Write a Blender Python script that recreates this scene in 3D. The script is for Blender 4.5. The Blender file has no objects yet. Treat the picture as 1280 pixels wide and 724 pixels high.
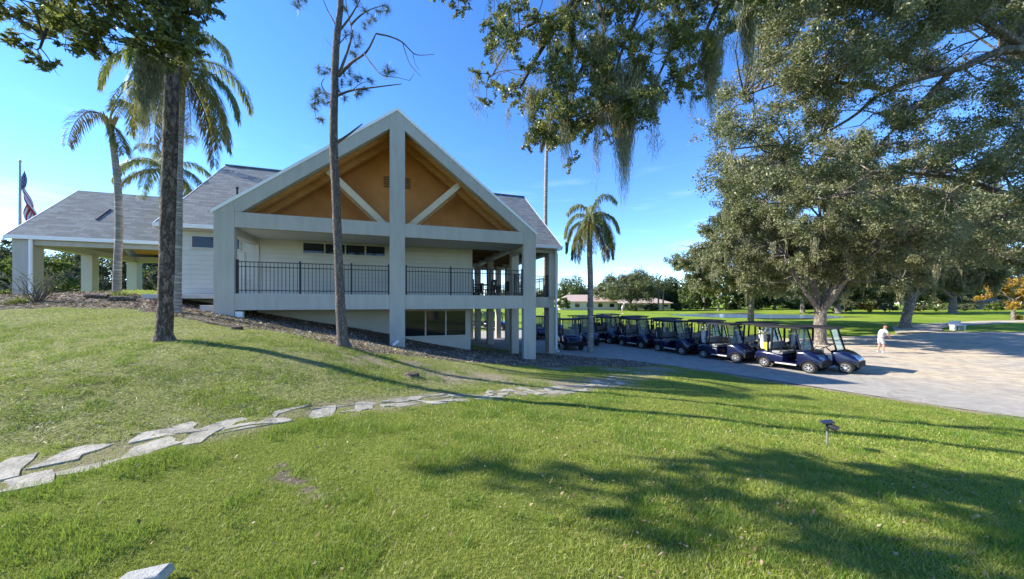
import bpy, bmesh, math, random
import numpy as np
from mathutils import Vector, Matrix, Quaternion
SC = bpy.context.scene
COL = SC.collection
R = math.radians
rnd = random.Random(7)
rng = np.random.default_rng(7)
F, CX, CY, EYE = 427.0, 640.0, 379.0, 3.0      # lens and horizon as measured in the photograph

def at(px, py, Y):
    return Vector(((px-CX)/F*Y, Y, EYE-(py-CY)/F*Y))

# ------------------------------------------------------------------ objects
def tag(o, label=None, cat=None, group=None, kind=None):
    if label: o['label'] = label
    if cat: o['category'] = cat
    if group: o['group'] = group
    if kind: o['kind'] = kind
    return o

def empty(name, loc=(0, 0, 0), rz=0.0):
    o = bpy.data.objects.new(name, None); COL.objects.link(o)
    o.location = loc; o.rotation_euler = (0, 0, rz); o.empty_display_size = .2
    return o

def copy_tree(o, parent=None):
    c = o.copy(); COL.objects.link(c)
    if parent is not None: c.parent = parent
    for ch in list(o.children): copy_tree(ch, c)
    return c

class MB:
    """collects shapes and links them as one mesh object"""
    def __init__(s): s.v = []; s.f = []; s.m = []
    def add(s, vs, fs, m=0):
        o = len(s.v); s.v += [tuple(p) for p in vs]; s.f += [tuple(i+o for i in f) for f in fs]; s.m += [m]*len(fs)
        return s
    def box(s, a, b, m=0):
        x0, y0, z0 = a; x1, y1, z1 = b
        return s.add([(x0,y0,z0),(x1,y0,z0),(x1,y1,z0),(x0,y1,z0),(x0,y0,z1),(x1,y0,z1),(x1,y1,z1),(x0,y1,z1)],
              [(3,2,1,0),(4,5,6,7),(0,1,5,4),(1,2,6,5),(2,3,7,6),(3,0,4,7)], m)
    def prism(s, poly, axis, a, b, m=0):
        """poly of 2D points extruded along axis 'x','y','z' from a to b"""
        n = len(poly)
        def P(p, c):
            return {'x': (c, p[0], p[1]), 'y': (p[0], c, p[1]), 'z': (p[0], p[1], c)}[axis]
        vs = [P(p, a) for p in poly]+[P(p, b) for p in poly]
        fs = [tuple(range(n-1, -1, -1)), tuple(range(n, 2*n))]+[(i, (i+1) % n, n+(i+1) % n, n+i) for i in range(n)]
        return s.add(vs, fs, m)
    def bar(s, a, b, w, h=None, m=0):
        """square bar from a to b"""
        a = Vector(a); b = Vector(b); h = h or w
        d = (b-a).normalized(); up = Vector((0, 0, 1)) if abs(d.z) < .95 else Vector((0, 1, 0))
        x = d.cross(up).normalized(); z = x.cross(d)
        vs = [c+x*(i*w/2)+z*(j*h/2) for c in (a, b) for i, j in ((-1,-1),(1,-1),(1,1),(-1,1))]
        return s.add(vs, [(3,2,1,0),(4,5,6,7),(0,1,5,4),(1,2,6,5),(2,3,7,6),(3,0,4,7)], m)
    def tube(s, pts, rad, n=8, m=0, cap=True, wob=0.0):
        pts = [Vector(p) for p in pts]
        if not hasattr(rad, '__len__'): rad = [rad]*len(pts)
        o = len(s.v); k = len(pts)
        ref = Vector((0.3, 1, 0.05)).normalized()
        for i, p in enumerate(pts):
            d = (pts[min(i+1, k-1)]-pts[max(i-1, 0)])
            d = d.normalized() if d.length > 1e-6 else Vector((0, 0, 1))
            x = d.cross(ref)
            if x.length < 1e-3: x = d.cross(Vector((1, 0, 0)))
            x.normalize(); y = d.cross(x)
            for j in range(n):
                t = 2*math.pi*j/n; r = rad[i]*(1+(rnd.uniform(-wob, wob) if wob else 0))
                s.v.append(tuple(p+x*(math.cos(t)*r)+y*(math.sin(t)*r)))
        for i in range(k-1):
            for j in range(n):
                s.f.append((o+i*n+j, o+i*n+(j+1) % n, o+(i+1)*n+(j+1) % n, o+(i+1)*n+j)); s.m.append(m)
        if cap:
            s.f.append(tuple(o+j for j in range(n-1, -1, -1))); s.m.append(m)
            s.f.append(tuple(o+(k-1)*n+j for j in range(n))); s.m.append(m)
        return s
    def lathe(s, prof, n=20, M=None, m=0):
        """prof of (r, h) turned round z, then moved by M"""
        o = len(s.v); M = M or Matrix()
        for r, h in prof:
            for j in range(n):
                t = 2*math.pi*j/n
                s.v.append(tuple(M @ Vector((r*math.cos(t), r*math.sin(t), h))))
        k = len(prof)
        for i in range(k-1):
            for j in range(n):
                s.f.append((o+i*n+j, o+i*n+(j+1) % n, o+(i+1)*n+(j+1) % n, o+(i+1)*n+j)); s.m.append(m)
        s.f.append(tuple(o+j for j in range(n-1, -1, -1))); s.m.append(m)
        s.f.append(tuple(o+(k-1)*n+j for j in range(n))); s.m.append(m)
        return s
    def loft(s, rings, m=0, cap=True):
        n = len(rings[0]); o = len(s.v)
        for r in rings: s.v += [tuple(p) for p in r]
        for i in range(len(rings)-1):
            for j in range(n):
                s.f.append((o+i*n+j, o+i*n+(j+1) % n, o+(i+1)*n+(j+1) % n, o+(i+1)*n+j)); s.m.append(m)
        if cap:
            s.f.append(tuple(o+j for j in range(n-1, -1, -1))); s.m.append(m)
            s.f.append(tuple(o+(len(rings)-1)*n+j for j in range(n))); s.m.append(m)
        return s
    def build(s, name, mats, parent=None, smooth=False, bevel=0.0, fix=True):
        me = bpy.data.meshes.new(name)
        me.from_pydata(s.v, [], s.f)
        mats = mats if isinstance(mats, (list, tuple)) else [mats]
        for k in mats: me.materials.append(k)
        if len(mats) > 1: me.polygons.foreach_set('material_index', s.m)
        if fix:
            bm = bmesh.new(); bm.from_mesh(me); bmesh.ops.recalc_face_normals(bm, faces=bm.faces[:]); bm.to_mesh(me); bm.free()
        if smooth:
            me.polygons.foreach_set('use_smooth', [True]*len(me.polygons))
            try: me.set_sharp_from_angle(angle=R(smooth if smooth is not True else 40))
            except Exception: pass
        me.update()
        o = bpy.data.objects.new(name, me); COL.objects.link(o)
        if parent is not None: o.parent = parent
        if bevel:
            b = o.modifiers.new('edge', 'BEVEL'); b.width = bevel; b.segments = 2; b.limit_method = 'ANGLE'; b.angle_limit = R(40)
        return o

def np_mesh(name, V, k, mat, parent=None, smooth=False):
    """V: (n*k,3) array, every k vertices one face"""
    V = np.ascontiguousarray(V, dtype=np.float32).reshape(-1, 3); n = len(V)//k
    me = bpy.data.meshes.new(name)
    me.vertices.add(len(V)); me.vertices.foreach_set('co', V.ravel())
    me.loops.add(n*k); me.loops.foreach_set('vertex_index', np.arange(n*k, dtype=np.int32))
    me.polygons.add(n); me.polygons.foreach_set('loop_start', np.arange(0, n*k, k, dtype=np.int32))
    me.polygons.foreach_set('loop_total', np.full(n, k, dtype=np.int32))
    me.materials.append(mat); me.update(calc_edges=True)
    o = bpy.data.objects.new(name, me); COL.objects.link(o)
    if parent is not None: o.parent = parent
    return o

# ------------------------------------------------------------------ materials
def new_mat(name):
    m = bpy.data.materials.new(name); m.use_nodes = True
    nt = m.node_tree; nt.nodes.clear()
    out = nt.nodes.new('ShaderNodeOutputMaterial')
    return m, nt, out

def N(nt, t, **kw):
    n = nt.nodes.new(t)
    for k, v in kw.items():
        if k in n.inputs.keys() if isinstance(k, str) else False: n.inputs[k].default_value = v
        else: setattr(n, k, v)
    return n

def ramp(nt, stops):
    n = nt.nodes.new('ShaderNodeValToRGB'); e = n.color_ramp.elements
    while len(e) < len(stops): e.new(.5)
    for q, (p, c) in zip(e, stops):
        q.position = p; q.color = (*c, 1) if len(c) == 3 else c
    return n

def noise(nt, scale, detail=4, rough=.55, vec=None):
    n = nt.nodes.new('ShaderNodeTexNoise'); n.inputs['Scale'].default_value = scale
    n.inputs['Detail'].default_value = detail; n.inputs['Roughness'].default_value = rough
    if vec is not None: nt.links.new(vec, n.inputs['Vector'])
    return n

def mixc(nt, fac, a, b, mode='MIX'):
    n = nt.nodes.new('ShaderNodeMix'); n.data_type = 'RGBA'; n.blend_type = mode
    for sock, v in ((n.inputs[0], fac), (n.inputs[6], a), (n.inputs[7], b)):
        if isinstance(v, bpy.types.NodeSocket): nt.links.new(v, sock)
        elif hasattr(v, '__len__'): sock.default_value = (*v, 1) if len(v) == 3 else v
        else: sock.default_value = v
    return n.outputs[2]

def math_(nt, op, a, b=0.0, clamp=False):
    n = nt.nodes.new('ShaderNodeMath'); n.operation = op; n.use_clamp = clamp
    for sock, v in ((n.inputs[0], a), (n.inputs[1], b)):
        if isinstance(v, bpy.types.NodeSocket): nt.links.new(v, sock)
        else: sock.default_value = v
    return n.outputs[0]

def plain(name, col, rough=.6, metal=0.0, var=.12, scale=6.0, bump=0.0, bscale=60.0, spec=.4, coat=0.0, stretch=None):
    m, nt, out = new_mat(name)
    p = nt.nodes.new('ShaderNodeBsdfPrincipled')
    tc = nt.nodes.new('ShaderNodeTexCoord'); vec = tc.outputs['Object']
    if stretch:
        mp = nt.nodes.new('ShaderNodeMapping'); mp.inputs['Scale'].default_value = stretch
        nt.links.new(vec, mp.inputs['Vector']); vec = mp.outputs[0]
    nz = noise(nt, scale, 5, .6, vec)
    r = ramp(nt, [(.3, [c*(1-var) for c in col]), (.7, [min(1, c*(1+var)) for c in col])])
    nt.links.new(nz.outputs[0], r.inputs[0]); nt.links.new(r.outputs[0], p.inputs['Base Color'])
    p.inputs['Roughness'].default_value = rough; p.inputs['Metallic'].default_value = metal
    p.inputs['Specular IOR Level'].default_value = spec
    if coat: p.inputs['Coat Weight'].default_value = coat; p.inputs['Coat Roughness'].default_value = .08
    if bump:
        nb = noise(nt, bscale, 4, .6, vec); b = nt.nodes.new('ShaderNodeBump')
        b.inputs['Strength'].default_value = bump; b.inputs['Distance'].default_value = .02
        nt.links.new(nb.outputs[0], b.inputs['Height']); nt.links.new(b.outputs[0], p.inputs['Normal'])
    nt.links.new(p.outputs[0], out.inputs[0])
    return m

def leaf_mat(name, stops, trans=.35, gloss=.06, patch=None, rough=.45):
    """foliage: each leaf its own tone"""
    m, nt, out = new_mat(name)
    g = nt.nodes.new('ShaderNodeNewGeometry')
    r = ramp(nt, stops); nt.links.new(g.outputs['Random Per Island'], r.inputs[0])
    col = r.outputs[0]
    if patch:
        tc = nt.nodes.new('ShaderNodeTexCoord'); nz = noise(nt, patch[0], 3, .6, tc.outputs['Object'])
        rr = ramp(nt, [(.38, (0, 0, 0)), (.62, (1, 1, 1))]); nt.links.new(nz.outputs[0], rr.inputs[0])
        col = mixc(nt, rr.outputs[0], col, patch[1], 'MIX') if len(patch) < 3 else mixc(nt, math_(nt, 'MULTIPLY', rr.outputs[0], patch[2]), col, patch[1])
    d = nt.nodes.new('ShaderNodeBsdfDiffuse'); t = nt.nodes.new('ShaderNodeBsdfTranslucent'); gl = nt.nodes.new('ShaderNodeBsdfGlossy')
    nt.links.new(col, d.inputs[0])
    tcol = mixc(nt, .5, col, (.27, .31, .06), 'MIX'); nt.links.new(tcol, t.inputs[0])
    gl.inputs['Roughness'].default_value = rough; gl.inputs[0].default_value = (.75, .8, .75, 1)
    a = nt.nodes.new('ShaderNodeMixShader'); a.inputs[0].default_value = trans
    nt.links.new(d.outputs[0], a.inputs[1]); nt.links.new(t.outputs[0], a.inputs[2])
    b = nt.nodes.new('ShaderNodeMixShader'); b.inputs[0].default_value = gloss
    nt.links.new(a.outputs[0], b.inputs[1]); nt.links.new(gl.outputs[0], b.inputs[2])
    nt.links.new(b.outputs[0], out.inputs[0])
    return m

def bark_mat(name, dark, light, scale=9.0, stretch=(1, 1, .28), bump=.9):
    m, nt, out = new_mat(name)
    p = nt.nodes.new('ShaderNodeBsdfPrincipled'); p.inputs['Roughness'].default_value = .9; p.inputs['Specular IOR Level'].default_value = .15
    tc = nt.nodes.new('ShaderNodeTexCoord'); mp = nt.nodes.new('ShaderNodeMapping'); mp.inputs['Scale'].default_value = stretch
    nt.links.new(tc.outputs['Object'], mp.inputs['Vector'])
    v = nt.nodes.new('ShaderNodeTexVoronoi'); v.inputs['Scale'].default_value = scale; v.feature = 'DISTANCE_TO_EDGE'
    nz = noise(nt, scale*2.2, 6, .65, mp.outputs[0])
    wv = nt.nodes.new('ShaderNodeVectorMath'); wv.operation = 'MULTIPLY_ADD'
    nt.links.new(nz.outputs['Color'], wv.inputs[0]); wv.inputs[1].default_value = (.25, .25, .25); nt.links.new(mp.outputs[0], wv.inputs[2])
    nt.links.new(wv.outputs[0], v.inputs['Vector'])
    h = math_(nt, 'ADD', math_(nt, 'MULTIPLY', v.outputs['Distance'], 2.2, True), math_(nt, 'MULTIPLY', nz.outputs[0], .5))
    r = ramp(nt, [(.18, dark), (.55, [(a+b)/2 for a, b in zip(dark, light)]), (.95, light)])
    nt.links.new(h, r.inputs[0]); nt.links.new(r.outputs[0], p.inputs['Base Color'])
    b = nt.nodes.new('ShaderNodeBump'); b.inputs['Strength'].default_value = bump; b.inputs['Distance'].default_value = .04
    nt.links.new(h, b.inputs['Height']); nt.links.new(b.outputs[0], p.inputs['Normal'])
    nt.links.new(p.outputs[0], out.inputs[0])
    return m

def glass_mat(name, tint=(.02, .025, .03), rough=.03, clear=0.0):
    m, nt, out = new_mat(name)
    p = nt.nodes.new('ShaderNodeBsdfPrincipled'); p.inputs['Base Color'].default_value = (*tint, 1)
    p.inputs['Roughness'].default_value = rough; p.inputs['Specular IOR Level'].default_value = .5
    tc = nt.nodes.new('ShaderNodeTexCoord'); nz = noise(nt, .9, 2, .5, tc.outputs['Object'])
    b = nt.nodes.new('ShaderNodeBump'); b.inputs['Strength'].default_value = .05; b.inputs['Distance'].default_value = .02
    nt.links.new(nz.outputs[0], b.inputs['Height']); nt.links.new(b.outputs[0], p.inputs['Normal'])
    if clear:
        t = nt.nodes.new('ShaderNodeBsdfTransparent'); t.inputs[0].default_value = (.86, .9, .9, 1)
        mx = nt.nodes.new('ShaderNodeMixShader'); mx.inputs[0].default_value = clear
        nt.links.new(p.outputs[0], mx.inputs[1]); nt.links.new(t.outputs[0], mx.inputs[2]); nt.links.new(mx.outputs[0], out.inputs[0])
    else:
        nt.links.new(p.outputs[0], out.inputs[0])
    return m

def shingle_mat(name, cols, order):
    """rows of shingles; order picks which object axes run along and up the slope"""
    m, nt, out = new_mat(name)
    p = nt.nodes.new('ShaderNodeBsdfPrincipled'); p.inputs['Roughness'].default_value = .9; p.inputs['Specular IOR Level'].default_value = .2
    tc = nt.nodes.new('ShaderNodeTexCoord'); s = nt.nodes.new('ShaderNodeSeparateXYZ'); nt.links.new(tc.outputs['Object'], s.inputs[0])
    c = nt.nodes.new('ShaderNodeCombineXYZ')
    a, b = (0, 1) if order == 'xy' else (1, 0)
    nt.links.new(s.outputs[a], c.inputs[0]); nt.links.new(math_(nt, 'MULTIPLY', s.outputs[b], 1.25), c.inputs[1])
    br = nt.nodes.new('ShaderNodeTexBrick'); nt.links.new(c.outputs[0], br.inputs['Vector'])
    br.inputs['Scale'].default_value = 1; br.inputs['Brick Width'].default_value = .42; br.inputs['Row Height'].default_value = .19
    br.inputs['Mortar Size'].default_value = .008; br.inputs['Color1'].default_value = (*cols[0], 1); br.inputs['Color2'].default_value = (*cols[1], 1)
    br.inputs['Mortar'].default_value = (*cols[2], 1); br.inputs['Bias'].default_value = -.1
    nz = noise(nt, 2.2, 5, .65, tc.outputs['Object']); nz2 = noise(nt, 40, 3, .6, tc.outputs['Object'])
    k = mixc(nt, math_(nt, 'MULTIPLY', nz.outputs[0], .55), br.outputs['Color'], cols[3])
    r2 = ramp(nt, [(.3, (.72, .72, .72)), (.7, (1.2, 1.2, 1.2))]); nt.links.new(nz2.outputs[0], r2.inputs[0])
    k = mixc(nt, 1.0, k, r2.outputs[0], 'MULTIPLY'); nt.links.new(k, p.inputs['Base Color'])
    bp = nt.nodes.new('ShaderNodeBump'); bp.inputs['Strength'].default_value = .6; bp.inputs['Distance'].default_value = .02
    rowf = math_(nt, 'FRACT', math_(nt, 'DIVIDE', math_(nt, 'MULTIPLY', s.outputs[b], 1.25), .19))
    nt.links.new(math_(nt, 'ADD', rowf, br.outputs['Fac']), bp.inputs['Height']); nt.links.new(bp.outputs[0], p.inputs['Normal'])
    nt.links.new(p.outputs[0], out.inputs[0])
    return m

def siding_mat(name, col, step=.2):
    m, nt, out = new_mat(name)
    p = nt.nodes.new('ShaderNodeBsdfPrincipled'); p.inputs['Roughness'].default_value = .6; p.inputs['Specular IOR Level'].default_value = .5
    tc = nt.nodes.new('ShaderNodeTexCoord'); s = nt.nodes.new('ShaderNodeSeparateXYZ'); nt.links.new(tc.outputs['Object'], s.inputs[0])
    fr = math_(nt, 'FRACT', math_(nt, 'DIVIDE', s.outputs[2], step))
    r = ramp(nt, [(0, (.55, .55, .55)), (.06, (1, 1, 1))]); nt.links.new(fr, r.inputs[0])
    nz = noise(nt, 1.3, 5, .6, tc.outputs['Object'])
    c0 = ramp(nt, [(.3, [c*.9 for c in col]), (.7, [c*1.06 for c in col])]); nt.links.new(nz.outputs[0], c0.inputs[0])
    nt.links.new(mixc(nt, 1.0, c0.outputs[0], r.outputs[0], 'MULTIPLY'), p.inputs['Base Color'])
    b = nt.nodes.new('ShaderNodeBump'); b.inputs['Strength'].default_value = .8; b.inputs['Distance'].default_value = .02; b.invert = True
    nt.links.new(fr, b.inputs['Height']); nt.links.new(b.outputs[0], p.inputs['Normal'])
    nt.links.new(p.outputs[0], out.inputs[0])
    return m

# ------------------------------------------------------------------ terrain
_CP = np.array([  # X, Y, height of the ground
 (0,0,1.4),(0,3,1.28),(-4.45,3,1.5),(-3.25,4.8,1.45),(-.3,6.8,1.15),(-1.4,7.6,1.2),(5.2,11.7,.42),(4.6,5,.86),
 (-7.07,7.1,2.2),(-4.1,8.3,1.88),(-10.5,7,2.1),(-18,12,3.0),(-16.2,14,3.42),(-11.3,11.4,2.72),(-10.67,12.1,2.66),(-10.0,12.5,2.5),
 (-4.8,14.15,1.2),(-7.4,13.2,1.95),(.8,16.1,.36),(-2,15.1,.75),(2.6,19.4,.12),(-10.2,15.2,2.35),(-5.6,16.6,1.4),(-4.9,16.9,1.15),(-1.8,18.1,.45),
 (-13.2,14,3.05),(-24,16.5,3.42),(-22,21,3.5),(-14,20,3.2),(-30,30,3.3),(-40,10,2.6),(-20,4,1.9),(-12,-6,1.6),(10,-8,1.0),(9,3,.55),
 (13.2,8.6,.04),(10.2,12.4,.04),(7.3,16.2,.04),(4.5,18.6,.08),(12,15,0),(8,22,0),(4,24,0),(0,26,0),(-4,30,0),(16,12,0),(20,8,.0),(20,18,0),(24,23,-.05),
 (6,30,.05),(12,26,.05),(0,36,.1),(-10,40,.2),(30,20,0),(32,30,.3),(22,29,.25),(16,32,.5),(38,33,.55),(50,25,.3),(26.7,38,.75),(10,40,1.0),(20,46,.82),
 (35,46,.85),(20,57,1.2),(0,50,1.1),(-20,60,1.4),(30,75,1.0),(50,50,.9),(0,90,1.3),(60,90,1.3),(-60,60,2.5),(110,60,1.3),(80,20,.3),(30,-10,.3),(-40,-20,2),(-60,0,2.5),(-15,28,1.5),
 (0,150,1.4),(120,120,1.4),(-120,80,2),(150,0,.8),(-100,-60,2),(100,-80,.8),(0,-100,1.2)], float)
def _U(r2): return np.where(r2 > 1e-9, .5*r2*np.log(np.maximum(r2, 1e-9)), 0)
def _fit():
    n = len(_CP); d = _CP[:, None, :2]-_CP[None, :, :2]
    K = _U((d**2).sum(-1)) + np.eye(n)*.6
    P = np.c_[np.ones(n), _CP[:, :2]]
    A = np.block([[K, P], [P.T, np.zeros((3, 3))]])
    return np.linalg.solve(A, np.r_[_CP[:, 2], 0, 0, 0])
_W = _fit()
def hgt(X, Y):
    X = np.asarray(X, float); Y = np.asarray(Y, float); sh = X.shape
    x = X.ravel(); y = Y.ravel(); out = np.empty(len(x))
    for i in range(0, len(x), 60000):
        a = x[i:i+60000]; b = y[i:i+60000]
        r2 = (a[:, None]-_CP[None, :, 0])**2+(b[:, None]-_CP[None, :, 1])**2
        z = _U(r2) @ _W[:-3] + _W[-3]+_W[-2]*a+_W[-1]*b
        w = np.clip((np.hypot(a, b-30)-110)/60, 0, 1)
        out[i:i+60000] = z*(1-w)+1.4*w
    return out.reshape(sh)
def gz(x, y): return float(hgt(np.array([x]), np.array([y]))[0])
def ground_at(px, py, y0=1.2, y1=140):
    """where the line of sight through a photo pixel meets the ground"""
    Y = np.r_[np.linspace(y0, 30, 1400), np.linspace(30, y1, 800)]
    X = (px-CX)/F*Y; z = EYE-(py-CY)/F*Y
    below = np.nonzero(z <= hgt(X, Y))[0]
    i = below[0] if len(below) else len(Y)-1
    return (float(X[i]), float(Y[i]))

def in_poly(X, Y, poly):
    X = np.asarray(X); Y = np.asarray(Y); c = np.zeros(X.shape, bool); n = len(poly)
    for i in range(n):
        x0, y0 = poly[i]; x1, y1 = poly[(i+1) % n]
        if y0 == y1: continue
        k = ((y0 > Y) != (y1 > Y)) & (X < (x1-x0)*(Y-y0)/(y1-y0)+x0)
        c ^= k
    return c
def seg_dist(X, Y, line):
    """distance to a polyline and the place along it (0..n-1)"""
    best = np.full(np.shape(X), 1e9); par = np.zeros(np.shape(X))
    for i in range(len(line)-1):
        (x0, y0), (x1, y1) = line[i], line[i+1]; dx, dy = x1-x0, y1-y0; L = dx*dx+dy*dy
        t = np.clip(((X-x0)*dx+(Y-y0)*dy)/L, 0, 1); d = np.hypot(X-x0-t*dx, Y-y0-t*dy)
        k = d < best; best = np.where(k, d, best); par = np.where(k, i+t, par)
    return best, par
def vnoise(X, Y, s, seed=0):
    """smooth value noise"""
    r = np.random.default_rng(seed); T = r.random((256, 256))
    x = np.asarray(X)/s+1000; y = np.asarray(Y)/s+1000; i = np.floor(x).astype(int); j = np.floor(y).astype(int); u = x-i; v = y-j
    u = u*u*(3-2*u); v = v*v*(3-2*v); g = lambda a, b: T[a % 256, b % 256]
    return (g(i, j)*(1-u)+g(i+1, j)*u)*(1-v)+(g(i, j+1)*(1-u)+g(i+1, j+1)*u)*v
# ------------------------------------------------------------------ camera, light, sky
cam = bpy.data.cameras.new('camera'); co = bpy.data.objects.new('camera', cam); COL.objects.link(co)
co.location = (0, 0, EYE); co.rotation_euler = (R(90), 0, 0)
cam.sensor_width = 36; cam.lens = F/1280*36; cam.shift_y = 17/1280; cam.clip_start = .05; cam.clip_end = 3000
SC.camera = co
SUN_EL = 32.0; SUN_DIR = Vector((-.996, .085, 0)).normalized()
sd = Vector((SUN_DIR.x*math.cos(R(SUN_EL)), SUN_DIR.y*math.cos(R(SUN_EL)), math.sin(R(SUN_EL))))
sl = bpy.data.lights.new('sun', 'SUN'); sl.energy = 4.1; sl.angle = R(.53); sl.color = (1, .93, .82)
so = bpy.data.objects.new('sun', sl); COL.objects.link(so); so.rotation_euler = sd.to_track_quat('Z', 'Y').to_euler(); so.location = (0, 0, 60)
w = bpy.data.worlds.new('World'); SC.world = w; w.use_nodes = True
nt = w.node_tree; nt.nodes.clear()
wo = nt.nodes.new('ShaderNodeOutputWorld'); bg = nt.nodes.new('ShaderNodeBackground'); sky = nt.nodes.new('ShaderNodeTexSky')
sky.sky_type = 'NISHITA'; sky.sun_disc = False; sky.sun_elevation = R(SUN_EL); sky.sun_rotation = math.atan2(SUN_DIR.x, SUN_DIR.y)
sky.air_density = .8; sky.dust_density = .0; sky.ozone_density = 3.6; sky.altitude = 0
bg.inputs['Strength'].default_value = .15
# thin streaks of cirrus in the air itself (a function of the direction looked in)
tc = nt.nodes.new('ShaderNodeTexCoord'); mp = nt.nodes.new('ShaderNodeMapping'); mp.inputs['Scale'].default_value = (1.2, 1.2, 9); mp.inputs['Rotation'].default_value = (0, R(4), 0)
nt.links.new(tc.outputs['Generated'], mp.inputs['Vector'])
cn = noise(nt, 2.6, 7, .6, mp.outputs[0]); cr = ramp(nt, [(.56, (0, 0, 0)), (.80, (.34, .34, .34))]); nt.links.new(cn.outputs[0], cr.inputs[0])
sx = nt.nodes.new('ShaderNodeSeparateXYZ'); nt.links.new(tc.outputs['Generated'], sx.inputs[0])
lowr = ramp(nt, [(.0, (1, 1, 1)), (.42, (0, 0, 0))]); nt.links.new(sx.outputs[2], lowr.inputs[0])
cf = math_(nt, 'MULTIPLY', cr.outputs[0], lowr.outputs[0])
hs = nt.nodes.new('ShaderNodeHueSaturation'); hs.inputs['Saturation'].default_value = 1.2; hs.inputs['Hue'].default_value = .508; hs.inputs['Value'].default_value = .93
nt.links.new(sky.outputs[0], hs.inputs['Color'])
skc = mixc(nt, cf, hs.outputs[0], (6.4, 7.0, 7.6))
nt.links.new(skc, bg.inputs[0]); nt.links.new(bg.outputs[0], wo.inputs[0])
SC.view_settings.view_transform = 'Standard'; SC.view_settings.look = 'None'; SC.view_settings.exposure = 1.58; SC.view_settings.gamma = 1
SC.render.engine = 'CYCLES'
try:
    SC.cycles.use_denoising = True; SC.cycles.max_bounces = 8; SC.cycles.transparent_max_bounces = 12; SC.cycles.diffuse_bounces = 3
    SC.cycles.glossy_bounces = 3; SC.cycles.transmission_bounces = 4; SC.cycles.caustics_reflective = False; SC.cycles.caustics_refractive = False
    SC.cycles.sample_clamp_indirect = 6
except Exception: pass

# ------------------------------------------------------------------ plan of the site
PATH_PX = [(-60,608,26),(20,592,23),(110,573,21),(200,553,18),(280,536,13.5),(360,521,10),(450,508,8),(540,499,6.5),(625,492,5),(700,487,4),(770,478,3.2),(815,466,2.4)]
PATH = []; PATHW = []
for px, py, hw in PATH_PX:
    a = ground_at(px, py); b = ground_at(px, py+hw*.9); c_ = ground_at(px, py-hw*.9)
    PATH.append(a); PATHW.append(min(.75, .5*math.hypot(b[0]-c_[0], b[1]-c_[1])))
PATHW = [min(w_, .64) for w_ in PATHW]
LOT_NEAR = [(-3.0, 20.8), (.9, 19.6), (3.6, 18.5), (5.8, 17.8), (7.3, 16.4), (8.9, 14.55), (10.25, 12.7), (11.6, 10.8), (13.2, 8.8), (17, 5.6), (26, 2.5), (45, -2), (80, -10)]
LOT_FAR = [(-9, 34), (-2, 37), (3, 36.2), (8, 33.2), (13, 29.2), (18.5, 27.2), (24, 27.6), (29, 28.8), (34, 29.6), (39, 30.5), (46, 30), (58, 28), (100, 24)]
LOT_POLY = LOT_NEAR+LOT_FAR[::-1]
BP0 = Vector((-10.67, 12.2)); BD = Vector((.947, .321)); BN = Vector((-.321, .947))
def bw(t, D): p = BP0+BD*t+BN*D; return (p.x, p.y)
BUILD_POLY = [bw(-2.6, 3.1), bw(9.9, 3.1), bw(9.9, 3.2), bw(15.2, 3.2), bw(15.2, 14.2), bw(-2.6, 14.2)]
UNDER = [bw(.2, .05), bw(12.5, .3), bw(12.5, 3.4), bw(.2, 3.4)]
MULCH = [ground_at(-60, 392), ground_at(60, 386), ground_at(150, 386), ground_at(205, 393), ground_at(255, 404), ground_at(330, 413), ground_at(400, 428), ground_at(470, 441), ground_at(540, 449),
         ground_at(640, 457), ground_at(740, 458), ground_at(830, 458), (6.4, 17.6), (3, 19.4), bw(12.6, 3.4), bw(0, 3.4), bw(-3, 2.6), bw(-6, 5), bw(-10, 8), bw(-13, 12), (-34, 17), (-40, 12)]
TRENCH = [ground_at(*q) for q in ((342,556),(349,575),(350,597),(372,603),(400,616))]
def masks(X, Y):
    w1 = vnoise(X, Y, .9, 1)-.5; w2 = vnoise(X, Y, .33, 2)-.5
    Xw = X+.5*w1+.28*w2; Yw = Y+.5*(vnoise(X, Y, .9, 3)-.5)+.28*(vnoise(X, Y, .33, 4)-.5)
    mul = in_poly(Xw, Yw, MULCH) | in_poly(X, Y, UNDER)
    d, t = seg_dist(Xw, Yw, PATH); pw = np.interp(t, range(len(PATHW)), PATHW)
    onpath = d < pw*.93
    dirt = np.clip(1-(d-pw*.7)/.2, 0, 1)*.75
    sand = np.zeros(X.shape)
    for (px, py, r) in ((560,470,.8),(620,474,.9),(700,480,1.0),(760,478,1.0),(820,462,1.2),(690,459,.8),(770,462,.8),(530,458,.5),(470,452,.5),(880,462,.7),(950,474,.5),):
        gx, gy = ground_at(px, py); sand = np.maximum(sand, np.clip(1.25-np.hypot(Xw-gx, (Yw-gy)*1.3)/r, 0, 1))
    dt, _ = seg_dist(X+.10*w2, Y+.10*w1, TRENCH); mul = mul | (dt < .05+.05*w1)
    dl, _ = seg_dist(Xw, Yw, LOT_NEAR[2:10]); sand = np.maximum(sand, np.clip(1-(dl-.12)/.35, 0, 1))
    lot = in_poly(X, Y, LOT_POLY)
    bld = in_poly(X, Y, BUILD_POLY)
    return mul, onpath, dirt, sand, lot, bld

def thatch(X, Y):
    """the worn, straw littered slope uphill of the path"""
    line = np.interp(X, [p_[0] for p_ in PATH], [p_[1] for p_ in PATH])
    t = np.clip((Y-line)/.6, 0, 1)*np.clip((1.5-X)/3, 0, 1)*np.clip((12.5-Y)/2, 0, 1)
    return t*np.clip(vnoise(X, Y, .9, 31)*1.1+vnoise(X, Y, .22, 32)*.6-.0, 0, 1)
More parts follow.
